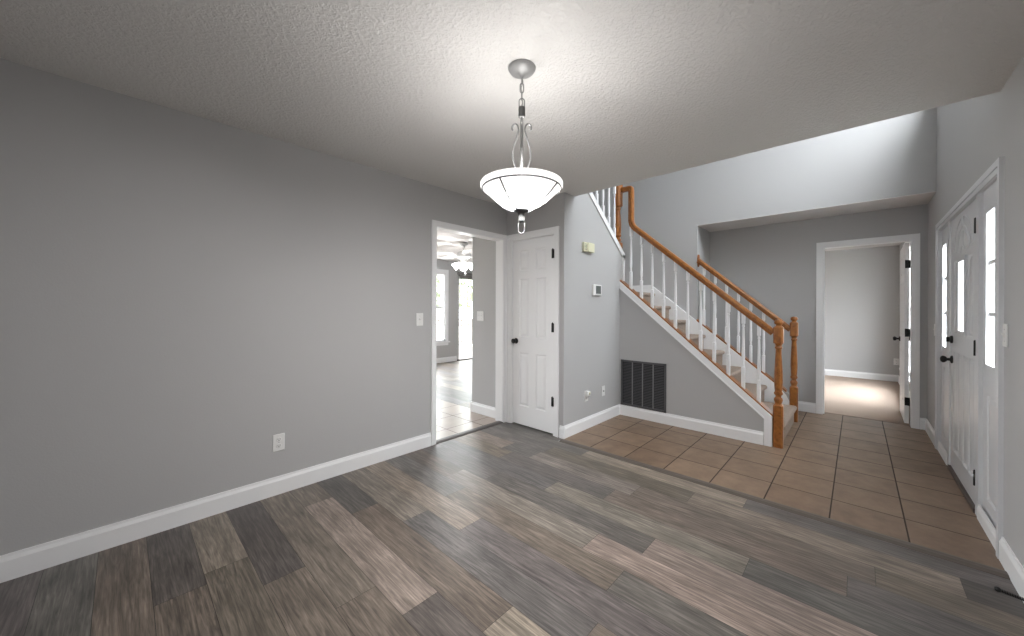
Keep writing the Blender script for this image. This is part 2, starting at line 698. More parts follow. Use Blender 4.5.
# ------------------------------------------------------------------ walls
W = M['wall']
struct('wall_left', W, ((BACK, A_, 0), (2.015, A_ + 0.113, H)), ((2.015, A_, 2.068), (2.935, A_ + 0.113, H)),
       ((2.935, A_, 0), (3.10, A_ + 0.113, H)))
struct('wall_back', W, ((BACK - 0.12, B_ - 0.12, 0), (BACK, A_ + 0.113, H)))
# closet wall with a doorway 2.235 .. 2.83
struct('wall_closet', W, ((C_, T_, 0), (C_ + 0.11, 2.235, H)), ((C_, 2.235, 2.05), (C_ + 0.11, 2.838, H)),
       ((C_, 2.838, 0), (C_ + 0.11, A_, H)))
wt = MB()
wt.prism([(C_ + 0.11, 0), (4.25, 0), (4.25, 1.945), (2.75, 1.945 + 0.761 * 1.5), (2.75, H + 0.02), (C_ + 0.11, H + 0.02)], 'y', T_, T_ + 0.10)
wt.build('wall_thermostat', W, kind='structure')
# low wall that carries the near side of the stairs


def near_lo(y):
    return 0.245 + 0.868 * (y - 0.631)


ws = MB()
ws.prism([(0.577, 0), (T_, 0), (T_, near_lo(T_) + 0.085), (0.577, near_lo(0.577) + 0.085)], 'x', S1, S1 + 0.088)
ws.build('wall_stair', W, kind='structure')


def far_top(y):
    return 0.424 + 0.826 * (y - 0.726)


wf = MB()
wf.prism([(0.577, 0), (1.58, 0), (1.58, far_top(1.58)), (0.577, far_top(0.577))], 'x', X2 - 0.02, X2 + 0.07)
wf.build('wall_stair_far', W, kind='structure')
struct('wall_far', W, ((X2, 1.58, 0), (X3 + 0.113, 3.2, H)), ((X2, 1.58, H), (X2 + 0.115, 3.2, TOP)),
       ((X2, B_ - 0.12, H - 0.02), (X2 + 0.115, 1.58, TOP)))
struct('wall_landing', W, ((4.25, 3.2, 0), (X3, 3.3, TOP)), ((2.2, 3.2, H + 0.02), (4.25, 3.3, TOP)))
struct('wall_upper_hall', W, ((2.1, T_ + 0.1, H + 0.02), (2.2, 3.3, TOP)))
struct('wall_upper_side', W, ((2.1, T_, H + 0.02), (CE, T_ + 0.1, TOP)))
struct('wall_over_dining', W, ((CE - 0.12, B_, H + 0.01), (CE, T_ + 0.1, TOP)))
# wall with the bedroom doorway (opening y -0.435 .. 0.307)
struct('wall_bedroom_door', W, ((X3, 0.322, 0), (X3 + 0.113, 1.58, H)), ((X3, -0.45, 2.05), (X3 + 0.113, 0.322, H)),
       ((X3, B_, 0), (X3 + 0.113, -0.45, H)))
# front wall: dining part, entrance (3.10 .. 5.16), upper foyer window, bedroom window
EX0, EX1 = 3.125, 5.135
struct('wall_front', W,
       ((BACK, B_ - 0.15, 0), (EX0, B_, TOP)),
       ((EX0, B_ - 0.15, 2.055), (EX1, B_, 3.3)),
       ((EX1, B_ - 0.15, 0), (7.0, B_, TOP)),
       ((EX0, B_ - 0.15, 4.8), (EX1, B_, TOP)),
       ((EX0, B_ - 0.15, 3.3), (3.18, B_, 4.8)), ((5.08, B_ - 0.15, 3.3), (EX1, B_, 4.8)),
       ((7.0, B_ - 0.15, 0), (8.5, B_, 0.35)), ((7.0, B_ - 0.15, 2.25), (8.5, B_, TOP)), ((8.5, B_ - 0.15, 0), (9.57, B_, TOP)))
struct('wall_bedroom_far', W, ((9.45, B_, 0), (9.57, 3.3, H)))
struct('wall_bedroom_side', W, ((X3 + 0.113, 3.2, 0), (9.57, 3.3, H)))
# rooms behind the long wall
struct('wall_hall', W, ((2.985, A_ + 0.113, 0), (3.10, 3.52, H)), ((3.10, 3.42, 0), (8.2, 3.52, H)))
struct('wall_family_side', W, ((8.1, 3.52, 0), (8.2, 7.32, H)))
struct('wall_kitchen_side', W, ((-0.72, A_ + 0.113, 0), (-0.6, 7.32, H)))
YB = 7.2
struct('wall_family_back', M['wall'],
       ((-0.6, YB, 0), (0.2, YB + 0.14, H)),
       ((0.2, YB, 0), (3.4, YB + 0.14, 0.10)), ((0.2, YB, 2.2), (3.4, YB + 0.14, H)),
       ((3.4, YB, 0), (3.80, YB + 0.14, H)),
       ((3.80, YB, 0), (5.27, YB + 0.14, 0.50)), ((3.80, YB, 2.14), (5.27, YB + 0.14, H)),
       ((5.27, YB, 0), (5.65, YB + 0.14, H)),
       ((5.65, YB, 2.15), (7.45, YB + 0.14, H)), ((7.45, YB, 0), (8.2, YB + 0.14, H)))

# ------------------------------------------------------------------ ceilings
struct('ceiling', M['ceiling'], ((BACK, B_, H), (CE, T_, H + 0.012)), ((BACK, T_, H), (C_ + 0.11, A_, H + 0.012)))
ce = MB()
ce.prism([(C_ + 0.11, T_), (CE, T_), (CE, T_ + 0.09), (C_ + 0.11, T_ + 0.09)], 'z', H, H + 0.012)
ce.build('ceiling_edge', M['ceiling'], kind='structure')
struct('ceiling_alcove', M['soffit'], ((X2 + 0.1, B_, 2.42), (X3, 1.58, H)))
struct('ceiling_soffit_lip', M['soffit'], ((X2, B_, 2.415), (X2 + 0.115, 1.58, 2.42)))
struct('ceiling_foyer', M['soffit'], ((2.1, B_ - 0.15, TOP), (X2 + 0.115, 3.3, TOP + 0.1)))
struct('ceiling_bedroom', M['soffit'], ((X3 + 0.113, B_, H), (9.57, 3.3, H + 0.1)))
struct('ceiling_family', M['soffit'], ((-0.72, A_ + 0.0, H), (2.985, 7.32, H + 0.1)), ((2.985, 3.52, H), (8.2, 7.32, H + 0.1)))

# ------------------------------------------------------------------ baseboards and casings
WH = M['white']


def base_profile(mb, axis, p, sgn, a, b, h=BH, t=BT):
    """moulded baseboard running along axis from a to b on plane p, sticking out towards sgn"""
    pr = [(0, 0), (t, 0), (t, h - 0.028), (t * 0.55, h - 0.012), (t * 0.45, h), (0, h)]
    poly = [(p + sgn * u, z) for u, z in pr]
    mb.prism(poly, axis, a, b)


def baseboard(name, runs):
    mb = MB()
    for r in runs:
        base_profile(mb, *r)
    return mb.build(name, WH, kind='structure')


baseboard('baseboard_left', [('x', A_, -1, BACK, 1.966)])
baseboard('baseboard_thermostat', [('x', T_, -1, C_ - 0.0, S1)])
baseboard('baseboard_closet', [('y', C_, -1, T_ - BT, 2.163)])
baseboard('baseboard_stair', [('y', S1, -1, 0.645, T_)])
baseboard('baseboard_alcove', [('y', X3, -1, 0.372, 1.58), ('y', X3, -1, B_, -0.50), ('x', 1.58, -1, X2, X3)])
baseboard('baseboard_front', [('x', B_, 1, BACK, 3.08), ('x', B_, 1, 5.18, X3)])
baseboard('baseboard_back', [('y', BACK, 1, B_, A_)])
baseboard('baseboard_hall', [('y', 2.985, -1, 3.045, 3.52), ('x', 3.52, 1, 2.97, 8.1)])
baseboard('baseboard_family', [('x', YB, -1, 3.6, 5.60), ('x', YB, -1, 7.5, 8.1)])
baseboard('baseboard_bedroom', [('y', 9.45, -1, B_, 3.2), ('x', B_, 1, X3 + 0.12, 9.45)])


def casing(name, axis, p, sgn, a, b, top, w=0.058, t=0.016, mat=None):
    """door casing round an opening a..b on plane p (plane normal axis), with a stepped profile"""
    mb = MB()

    def bar(u0, u1, z0, z1, tt):
        lo_p, hi_p = sorted((p, p + sgn * tt))
        if axis == 'x':
            mb.box((lo_p, u0, z0), (hi_p, u1, z1))
        else:
            mb.box((u0, lo_p, z0), (u1, hi_p, z1))
    for tt, k0, k1 in ((t, 0.45, 1.0), (t * 0.68, 0.0, 0.45)):
        bar(a - w * k1, a - w * k0, 0, top + w * k1, tt)
        bar(b + w * k0, b + w * k1, 0, top + w * k1, tt)
        bar(a - w * k0, b + w * k0, top + w * k0, top + w * k1, tt)
    return mb.build(name, mat or WH, kind='structure')


casing('trim_1', 'y', A_, -1, 2.022, 2.928, 2.062, w=0.052)                 # hall opening, dining side
casing('trim_2', 'y', A_ + 0.113, 1, 2.022, 2.928, 2.062)
struct('trim_3', WH, ((2.012, A_ - 0.002, 0), (2.030, A_ + 0.115, 2.062)), ((2.920, A_ - 0.002, 0), (2.938, A_ + 0.115, 2.062)),
       ((2.012, A_ - 0.002, 2.056), (2.938, A_ + 0.115, 2.074)))
casing('trim_4', 'x', C_, -1, 2.243, 2.835, 2.046, w=0.066)                 # closet door
struct('trim_5', WH, ((C_ - 0.002, 2.228, 0), (C_ + 0.112, 2.250, 2.046)), ((C_ - 0.002, 2.828, 0), (C_ + 0.112, 2.843, 2.046)),
       ((C_ - 0.002, 2.228, 2.040), (C_ + 0.112, 2.843, 2.056)), ((C_ + 0.05, 2.25, 0), (C_ + 0.11, 2.828, 2.04)))
casing('trim_6', 'x', X3, -1, -0.437, 0.309, 2.052, w=0.060)                # bedroom doorway
casing('trim_7', 'x', X3 + 0.113, 1, -0.437, 0.309, 2.052, w=0.060)
struct('trim_8', WH, ((X3 - 0.002, 0.303, 0), (X3 + 0.115, 0.325, 2.06)), ((X3 - 0.002, -0.453, 0), (X3 + 0.115, -0.434, 2.06)),
       ((X3 - 0.002, -0.453, 2.046), (X3 + 0.115, 0.325, 2.06)), ((X3 + 0.035, 0.292, 0), (X3 + 0.07, 0.304, 2.05)))

# ------------------------------------------------------------------ doors


def frame_xz(o, ux, nx):
    """matrix taking (u, d, v) -> world: u along ux, d along nx, v up"""
    ux, nx = Vector(ux), Vector(nx)
    return Matrix(((ux.x, nx.x, 0, o[0]), (ux.y, nx.y, 0, o[1]), (ux.z, nx.z, 1, o[2]), (0, 0, 0, 1)))


def raised(mb, u0, u1, v0, v1, d, depth, inset=0.022, lift=None):
    """raised panel: a sunk margin, then a bevel up to a flat field"""
    lift = depth * 0.9 if lift is None else lift
    ring = lambda i, dd: [mb.v((u0 + i, dd, v0 + i)), mb.v((u1 - i, dd, v0 + i)), mb.v((u1 - i, dd, v1 - i)), mb.v((u0 + i, dd, v1 - i))]
    R = [ring(0, d), ring(0.009, d - depth), ring(0.016, d - depth), ring(0.016 + inset, d - depth + lift)]
    for P, Q in zip(R, R[1:]):
        for i in range(4):
            mb.f([P[i], P[(i + 1) % 4], Q[(i + 1) % 4], Q[i]])
    mb.f(R[-1])


def panelled_leaf(M4, w, h, th, panels, holes=()):
    """slab of width w, height h; front face at d = 0 with panels, rear at d = -th with the same panels mirrored"""
    mb = MB(M4)
    us = sorted({0, w} | {p[0] for p in panels} | {p[1] for p in panels} | {q[0] for q in holes} | {q[1] for q in holes})
    vs = sorted({0, h} | {p[2] for p in panels} | {p[3] for p in panels} | {q[2] for q in holes} | {q[3] for q in holes})

    def inside(u, v, L):
        return any(p[0] - 1e-6 < u < p[1] + 1e-6 and p[2] - 1e-6 < v < p[3] + 1e-6 for p in L)
    for i in range(len(us) - 1):
        for j in range(len(vs) - 1):
            um, vm = (us[i] + us[i + 1]) / 2, (vs[j] + vs[j + 1]) / 2
            if inside(um, vm, panels) or inside(um, vm, holes):
                continue
            for d in (0, -th):
                mb.f([mb.v((us[i], d, vs[j])), mb.v((us[i + 1], d, vs[j])), mb.v((us[i + 1], d, vs[j + 1])), mb.v((us[i], d, vs[j + 1]))])
    for p in panels:
        raised(mb, *p, 0.0, 0.009)
        mb.f([mb.v((p[0], -th, p[2])), mb.v((p[1], -th, p[2])), mb.v((p[1], -th, p[3])), mb.v((p[0], -th, p[3]))])
    for q in holes:
        c = [(q[0], q[2]), (q[1], q[2]), (q[1], q[3]), (q[0], q[3])]
        for i in range(4):
            a, b2 = c[i], c[(i + 1) % 4]
            mb.f([mb.v((a[0], 0, a[1])), mb.v((b2[0], 0, b2[1])), mb.v((b2[0], -th, b2[1])), mb.v((a[0], -th, a[1]))])
    for a, b2 in (((0, 0), (w, 0)), ((w, 0), (w, h)), ((w, h), (0, h)), ((0, h), (0, 0))):
        mb.f([mb.v((a[0], 0, a[1])), mb.v((b2[0], 0, b2[1])), mb.v((b2[0], -th, b2[1])), mb.v((a[0], -th, a[1]))])
    bmesh.ops.remove_doubles(mb.bm, verts=list(mb.bm.verts), dist=1e-5)
    return mb


def six_panels(w, h):
    st, mid = w * 0.17, w * 0.16
    pw = (w - 2 * st - mid) / 2
    out = []
    for u in (st, st + pw + mid):
        out += [(u, u + pw, 0.14 * h / 1.0 * 0.72, 0.39 * h), (u, u + pw, 0.475 * h, 0.79 * h), (u, u + pw, 0.835 * h, 0.945 * h)]
    return out


def knob(root_mesh, M4, u, v, d0, part='knob'):
    """round knob with rose on the face d0, built along +d"""
    prof = [(0.030, 0.0), (0.032, 0.004), (0.027, 0.010), (0.012, 0.014), (0.011, 0.028), (0.020, 0.034), (0.027, 0.044),
            (0.027, 0.054), (0.020, 0.062), (0.006, 0.066)]
    mb = MB(M4 @ Matrix.Translation((u, d0, v)) @ Matrix.Rotation(-R90, 4, 'X'))
    mb.lathe(prof, seg=20)
    return mb.build(part, M['black'], root_mesh)


def hinge(root, M4, u, v, d0, leafside=1):
    mb = MB(M4)
    mb.lathe([(0.007, -0.045), (0.007, 0.045)], (u, d0 + 0.005, v), seg=10)
    mb.lathe([(0.004, 0.045), (0.008, 0.047), (0.004, 0.054)], (u, d0 + 0.005, v), seg=8)
    mb.box((u - 0.016, d0 - 0.002, v - 0.045), (u + 0.016, d0 + 0.003, v + 0.045))
    return mb.build('hinge', M['black'], root)


# door_1: narrow closet door, face towards -x; u runs along -y from y = 2.826 (knob side) to 2.252 (hinge side)
d1 = thing('door_1', (C_, 2.54, 0), 'narrow white six-panel closet door with a round black knob in the corner', 'door', kind='structure')
F1 = frame_xz((C_ + 0.012, 2.826, 0.012), (0, -1, 0), (-1, 0, 0))
w1 = 2.826 - 2.252
panelled_leaf(F1, w1, 2.024, 0.035, six_panels(w1, 2.024)).build('door_leaf', M['door'], d1)
knob(d1, F1, 0.052, 0.915, 0.0)
for v in (1.83, 1.08, 0.33):
    hinge(d1, F1, w1 + 0.002, v, 0.022)

# door_2: bedroom door standing open into the bedroom
d2 = thing('door_2', (X3 + 0.12, -0.42, 0), 'white six-panel bedroom door standing open inwards with black hinges', 'door', kind='structure')
ang = math.radians(0.6)
F2 = frame_xz((X3 + 0.118, -0.392, 0.015), (math.cos(ang), -math.sin(ang), 0), (math.sin(ang), math.cos(ang), 0))
panelled_leaf(F2, 0.735, 2.02, 0.035, six_panels(0.735, 2.02)).build('door_leaf', M['door'], d2)
knob(d2, F2, 0.735 - 0.06, 0.91, 0.0)
mbk = MB(F2)
lp = mbk.box((0.7345, -0.03, 0.88), (0.7365, -0.005, 0.94)).build('latch_plate', M['black'], d2)
F2b = frame_xz((X3 + 0.118, -0.392 - 0.035, 0.015), (math.cos(ang), -math.sin(ang), 0), (-math.sin(ang), -math.cos(ang), 0))
knob(d2, F2b, 0.735 - 0.06, 0.91, 0.0)
for v in (1.80, 1.03, 0.26):
    hb = MB()
    hb.box((X3 + 0.1155, -0.4275, v - 0.045), (X3 + 0.1185, -0.394, v + 0.045))
    hb.lathe([(0.007, -0.045), (0.007, 0.045)], (X3 + 0.112, -0.4275, v), seg=10)
    hb.build('hinge', M['black'], d2)

# door_3: entrance door (face towards +y); u runs along -x from x = 4.58 (knob side) to 3.68 (hinge side)
d3 = thing('door_3', (4.13, B_, 0), 'white entrance door with a narrow glass lite and black knob in the front wall', 'door', kind='structure')
F3 = frame_xz((4.578, B_ - 0.006, 0.03), (-1, 0, 0), (0, 1, 0))
wd, hd = 0.896, 1.972
cx = wd / 2
pan = []
for k in range(4):
    u0 = 0.095 + k * 0.182
    pan.append((u0, u0 + 0.160, 0.15, 0.93))
pan += [(cx - 0.31, cx - 0.165, 1.08, 1.63), (cx + 0.165, cx + 0.31, 1.08, 1.63)]
lite = (cx - 0.105, cx + 0.105, 1.09, 1.62)
panelled_leaf(F3, wd, hd, 0.045, pan, [lite]).build('door_leaf', M['frontdoor'], d3)
fr = MB(F3)
a0, a1, b0, b1 = lite
for q in ((a0 - 0.02, a0 + 0.012, b0 - 0.02, b1 + 0.02), (a1 - 0.012, a1 + 0.02, b0 - 0.02, b1 + 0.02),
          (a0, a1, b0 - 0.02, b0 + 0.012), (a0, a1, b1 - 0.012, b1 + 0.02)):
    fr.box((q[0], -0.04, q[2]), (q[1], 0.010, q[3]))
fr.build('lite_frame', M['frontdoor'], d3)
gb = MB(F3)
gb.box((a0, -0.025, b0), (a1, -0.019, b1))
gb.build('glass', M['glass'], d3)
# arched embossed mouldings over the lite: two nested quarter rounds each side of the middle
am = MB(F3)
for s in (-1, 1):
    for r0, r1 in ((0.06, 0.19), (0.225, 0.315)):
        a_s = [math.radians(8 + 76 * i / 12) for i in range(13)]
        outl = [(cx + s * r1 * math.cos(a), 1.672 + 0.82 * r1 * math.sin(a)) for a in a_s] + \
               [(cx + s * r0 * math.cos(a), 1.672 + 0.82 * r0 * math.sin(a)) for a in reversed(a_s)]
        am.tube([(u, 0.000, v) for u, v in outl], 0.0055, seg=8, closed=True, up=(0, 1, 0))
am.build('arched_moulding', M['frontdoor'], d3)
knob(d3, F3, 0.065, 0.86, 0.0)
dbm = MB(F3 @ Matrix.Translation((0.065, 0, 1.02)) @ Matrix.Rotation(-R90, 4, 'X'))
dbm.lathe([(0.030, 0), (0.030, 0.010), (0.022, 0.016), (0.008, 0.017), (0.008, 0.03)], seg=20)
dbm.box((-0.006, -0.020, 0.018), (0.006, 0.020, 0.034))
dbm.build('deadbolt', M['black'], d3)
for v in (1.785, 1.01, 0.19):
    hinge(d3, F3, wd + 0.004, v, 0.006)

# frame of the entrance: posts, head, sill, casing
FD = M['frontdoor']
struct('trim_9', FD, ((3.600, B_ - 0.13, 0), (3.676, B_ + 0.004, 2.04)), ((4.584, B_ - 0.13, 0), (4.660, B_ + 0.004, 2.04)),
       ((EX0, B_ - 0.13, 2.005), (EX1, B_ + 0.002, 2.058)), ((EX0, B_ - 0.13, 0), (EX0 + 0.035, B_ + 0.002, 2.03)),
       ((EX1 - 0.035, B_ - 0.13, 0), (EX1, B_ + 0.002, 2.03)))
casing('trim_10', 'y', B_, 1, 3.150, 5.110, 2.008, w=0.066, t=0.018, mat=FD)
struct('trim_11', M['bronze'], ((3.676, B_ - 0.13, 0), (4.584, B_ + 0.01, 0.028)))
baseboard('baseboard_sidelight', [('x', B_ - 0.004, 1, 3.16, 3.60, 0.09, 0.012), ('x', B_ - 0.004, 1, 4.66, 5.10, 0.09, 0.012)])


def sidelight(n, x0, x1):
    w_ = thing('window_%d' % n, ((x0 + x1) / 2, B_, 0), None, None, kind='structure')
    F = frame_xz((x1, B_ - 0.014, 0.0), (-1, 0, 0), (0, 1, 0))
    w = x1 - x0
    hole = (w / 2 - 0.105, w / 2 + 0.105, 0.955, 1.865)
    panelled_leaf(F, w, 2.005, 0.04, [(w / 2 - 0.12, w / 2 + 0.12, 0.16, 0.78)], [hole]).build('frame', FD, w_)
    fb = MB(F)
    q = hole
    for bx_ in ((q[0] - 0.022, q[0] + 0.010, q[2] - 0.022, q[3] + 0.022), (q[1] - 0.010, q[1] + 0.022, q[2] - 0.022, q[3] + 0.022),
                (q[0], q[1], q[2] - 0.022, q[2] + 0.010), (q[0], q[1], q[3] - 0.010, q[3] + 0.022)):
        fb.box((bx_[0], -0.03, bx_[2]), (bx_[1], 0.010, bx_[3]))
    fb.build('lite_frame', FD, w_)
    for k in (1, 2):
        z = q[2] + (q[3] - q[2]) * k / 3
        mb = MB(F)
        mb.box((q[0], -0.024, z - 0.011), (q[1], -0.002, z + 0.011))
        mb.build('muntin', FD, w_)
    g = MB(F)
    g.box((q[0], -0.019, q[2]), (q[1], -0.014, q[3]))
    g.build('glass', M['glass'], w_)


sidelight(1, 3.160, 3.600)
sidelight(2, 4.660, 5.100)


def simple_window(n, axis_y, sgn, x0, x1, z0, z1, cols, rows_, depth=0.14, sill=True, meeting=False):
    """window in a wall whose inner face is y = axis_y; the room lies on the side sgn"""
    w_ = thing('window_%d' % n, ((x0 + x1) / 2, axis_y, z0), None, None, kind='structure')
    yo = axis_y - sgn * 0.06
    f = MB()

    def bar(a, b_, c, d, t0, t1):
        lo, hi = sorted((axis_y - sgn * t0, axis_y - sgn * t1))
        f.box((a, lo, c), (b_, hi, d))
    fw = 0.045
    bar(x0, x0 + fw, z0, z1, 0.0, 0.12)
    bar(x1 - fw, x1, z0, z1, 0.0, 0.12)
    bar(x0, x1, z0, z0 + fw, 0.0, 0.12)
    bar(x0, x1, z1 - fw, z1, 0.0, 0.12)
    # casing
    cw = 0.075
    bar(x0 - cw, x0 + 0.005, z0 - 0.02, z1 + cw, -0.016, 0.0)
    bar(x1 - 0.005, x1 + cw, z0 - 0.02, z1 + cw, -0.016, 0.0)
    bar(x0, x1, z1 - 0.005, z1 + cw, -0.016, 0.0)
    f.build('window_frame', WH, w_)
    if sill:
        f = MB()
        bar(x0 - cw - 0.03, x1 + cw + 0.03, z0 - 0.025, z0, -0.05, 0.03)
        bar(x0 - cw, x1 + cw, z0 - 0.09, z0 - 0.025, -0.014, 0.0)
        f.build('window_sill', WH, w_)
    f = MB()
    for k in range(1, cols):
        x = x0 + (x1 - x0) * k / cols
        tw = 0.03 if meeting else 0.012
        bar(x - tw, x + tw, z0, z1, 0.05, 0.08)
    for k in range(1, rows_):
        z = z0 + (z1 - z0) * k / rows_
        tw = 0.022 if (rows_ % 2 == 0 and k == rows_ // 2) else 0.010
        bar(x0, x1, z - tw, z + tw, 0.045, 0.08)
    f.build('muntin', WH, w_)
    f = MB()
    bar(x0, x1, z0, z1, 0.062, 0.066)
    f.build('glass', M['glass'], w_)
    return w_


simple_window(3, YB, -1, 3.80, 5.27, 0.50, 2.14, 2, 4, meeting=True)
simple_window(4, YB, -1, 0.2, 3.4, 0.10, 2.2, 4, 2, meeting=True)  # out of view, added only to let more daylight into the family room
simple_window(5, B_, 1, 3.18, 5.08, 3.3, 4.8, 2, 2, meeting=True)
simple_window(6, B_, 1, 7.0, 8.5, 0.35, 2.25, 2, 2, meeting=True)
# patio door
pd = thing('door_4', (6.55, YB, 0), 'glazed patio door with white grid at the end of the family room', 'door', kind='structure')
f = MB()
for q in ((5.65, 5.70, 0.0, 2.15), (7.40, 7.45, 0.0, 2.15), (6.52, 6.60, 0.03, 2.12)):
    f.box((q[0], YB + 0.02, q[2]), (q[1], YB + 0.12, q[3]))
f.box((5.65, YB + 0.02, 2.10), (7.45, YB + 0.12, 2.15))
f.build('door_frame', WH, pd)
f = MB()
for x in (5.96, 6.26, 6.88, 7.14):
    f.box((x - 0.008, YB + 0.06, 0.05), (x + 0.008, YB + 0.075, 2.1))
for k in range(1, 5):
    z = 0.05 + 2.05 * k / 5
    f.box((5.70, YB + 0.06, z - 0.008), (7.40, YB + 0.075, z + 0.008))
f.build('muntin', WH, pd)
boxes(((5.70, YB + 0.066, 0.04), (7.40, YB + 0.070, 2.10))).build('glass', M['glass'], pd)
boxes(((5.62, YB - 0.03, 0.0), (7.48, YB + 0.14, 0.03))).build('door_sill', M['bronze'], pd)
bl = thing('window_blind', (6.55, YB - 0.03, 2.0), 'dark grey raised blind bunched at the top of the patio door', 'blind')
boxes(((5.62, YB - 0.06, 2.13), (7.48, YB - 0.004, 2.18))).build('head_rail', M['blind'], bl)
f = MB()
for k in range(6):
    f.box((5.64, YB - 0.058 + 0.004 * (k % 2), 2.02 + 0.018 * k), (7.46, YB - 0.008, 2.033 + 0.018 * k))
f.build('folded_slats', M['blind'], bl)
for x in (5.72, 7.38):
    f = MB()
    f.tube([(x, YB - 0.03, 2.02), (x, YB - 0.03, 1.2)], 0.004, seg=6)
    f.build('cord', M['blind'], bl)

# ------------------------------------------------------------------ stairs
RISE, RUN, NS = 0.19, 0.226, 8
Y1 = 0.583


def step_mb(x0, x1, yn, z1, run, over=0.028, th=0.05):
    """carpeted step: riser block with a rounded nose; yn = riser face"""
    mb = MB()
    nose = [(yn - over + 0.5 * th * (1 - math.sin(a)), z1 - th / 2 + th / 2 * math.cos(a) - 0.0) for a in
            [math.radians(180 - 180 * i / 8) for i in range(9)]]
    poly = [(yn + run, z1 - RISE), (yn, z1 - RISE), (yn, z1 - th)] + nose + [(yn + run, z1)]
    mb.prism(poly, 'x', x0, x1)
    return mb


st = thing('staircase', (4.72, 0.6, 0), 'beige carpeted staircase rising between two oak railings to a landing', 'staircase')
SX0, SX1 = S1 + 0.088, X2 - 0.034
step_mb(SX0 + 0.001, X2 - 0.068, Y1 - 0.062, RISE, RUN + 0.082).build('carpeted_step', M['carpet'], st)
for k in range(2, NS):
    step_mb(SX0 + 0.001, SX1, Y1 + (k - 1) * RUN, RISE * k, RUN + 0.02).build('carpeted_step', M['carpet'], st)
# the landing, where the stairs turn back above the closet
yl = Y1 + (NS - 1) * RUN
lm = step_mb(4.252, SX1, yl, RISE * NS, 3.2 - yl - 0.001)
lm.box((4.151, T_ + 0.101, RISE * NS - 0.05), (4.252, 3.199, RISE * NS))
lm.build('landing', M['carpet'], st)
# skirt board on the far side
sk = MB()
sk.prism([(0.56, 0.0), (0.62, 0.0), (2.24, RISE * NS - 0.1), (3.199, RISE * NS - 0.1), (3.199, 1.64), (2.20, 1.64), (1.57, far_top(1.57)), (0.70, far_top(0.70)), (0.60, far_top(0.60) - 0.03), (0.56, 0.20)],
         'x', SX1 - 0.001, X2 - 0.021)
sk.build('skirt_board', WH, st)
sk = MB()
sk.prism([(1.581, far_top(1.581)), (1.581, 0.9), (2.2, 1.42), (3.199, 1.42), (3.199, 1.64), (2.20, 1.64)], 'x', X2 - 0.022, X2 - 0.0005)
sk.build('skirt_board', WH, st)
# white trim band along the near side, down the newel and up the corner of the wall
tb = MB()
y0, y1 = 0.577, T_ - 0.0005
BAND = 0.088
tb.prism([(y0, 0), (0.640, 0), (0.640, near_lo(0.640)), (y1, near_lo(y1)), (y1, near_lo(y1) + BAND), (y0, near_lo(y0) + BAND)], 'x', S1 - 0.014, S1 - 0.0005)
tb.prism([(0.640, near_lo(0.640)), (y1, near_lo(y1)), (y1, near_lo(y1) + 0.016), (0.640, near_lo(0.640) + 0.016)], 'x', S1 - 0.020, S1 - 0.0135)
tb.build('stringer_trim', WH, st)
tb = MB()
slope2 = lambda x: 1.954 + 0.761 * (4.254 - x)
tb.prism([(4.205, 1.50), (4.254, 1.50), (4.254, 1.954), (4.205, 1.954)], 'y', T_ - 0.014, T_ - 0.0005)
tb.prism([(4.254, slope2(4.254) - 0.06), (4.254, slope2(4.254) + 0.004), (2.85, slope2(2.85) + 0.004), (2.85, slope2(2.85) - 0.06)], 'y', T_ - 0.014, T_ - 0.0005)
tb.build('trim_13', WH, kind='structure')
tb = MB()
tb.prism([(4.256, slope2(4.256) - 0.002), (4.256, slope2(4.256) + 0.012), (2.8, slope2(2.8) + 0.012), (2.8, slope2(2.8) - 0.002)], 'y', T_ - 0.016, T_ + 0.104)
tb.build('trim_14', WH, kind='structure')
# oak caps that carry the balusters
cp = MB()
cp.prism([(0.572, near_lo(0.572) + BAND - 0.002), (y1, near_lo(y1) + BAND - 0.002), (y1, near_lo(y1) + BAND + 0.016), (0.572, near_lo(0.572) + BAND + 0.016)], 'x', S1 - 0.004, SX0 + 0.006)
cp.build('cap_board', M['oak'], st)
cp = MB()
cp.prism([(0.60, far_top(0.60) + 0.001), (1.579, far_top(1.579) + 0.001), (1.579, far_top(1.579) + 0.022), (0.60, far_top(0.60) + 0.022)], 'x', X2 - 0.022, X2 + 0.075)
cp.build('cap_board', M['oak'], st)

# ---- railings
HS = 0.0425


def tall(z):
    """heights of the landing newel: taller square blocks, shorter shaft"""
    if z <= 0.385:
        return z * 1.506
    if z <= 0.972:
        return 0.58 + (z - 0.385) * 0.78
    if z <= 1.118:
        return 1.038 + (z - 0.972) * 1.9
    return 1.315 + (z - 1.118)


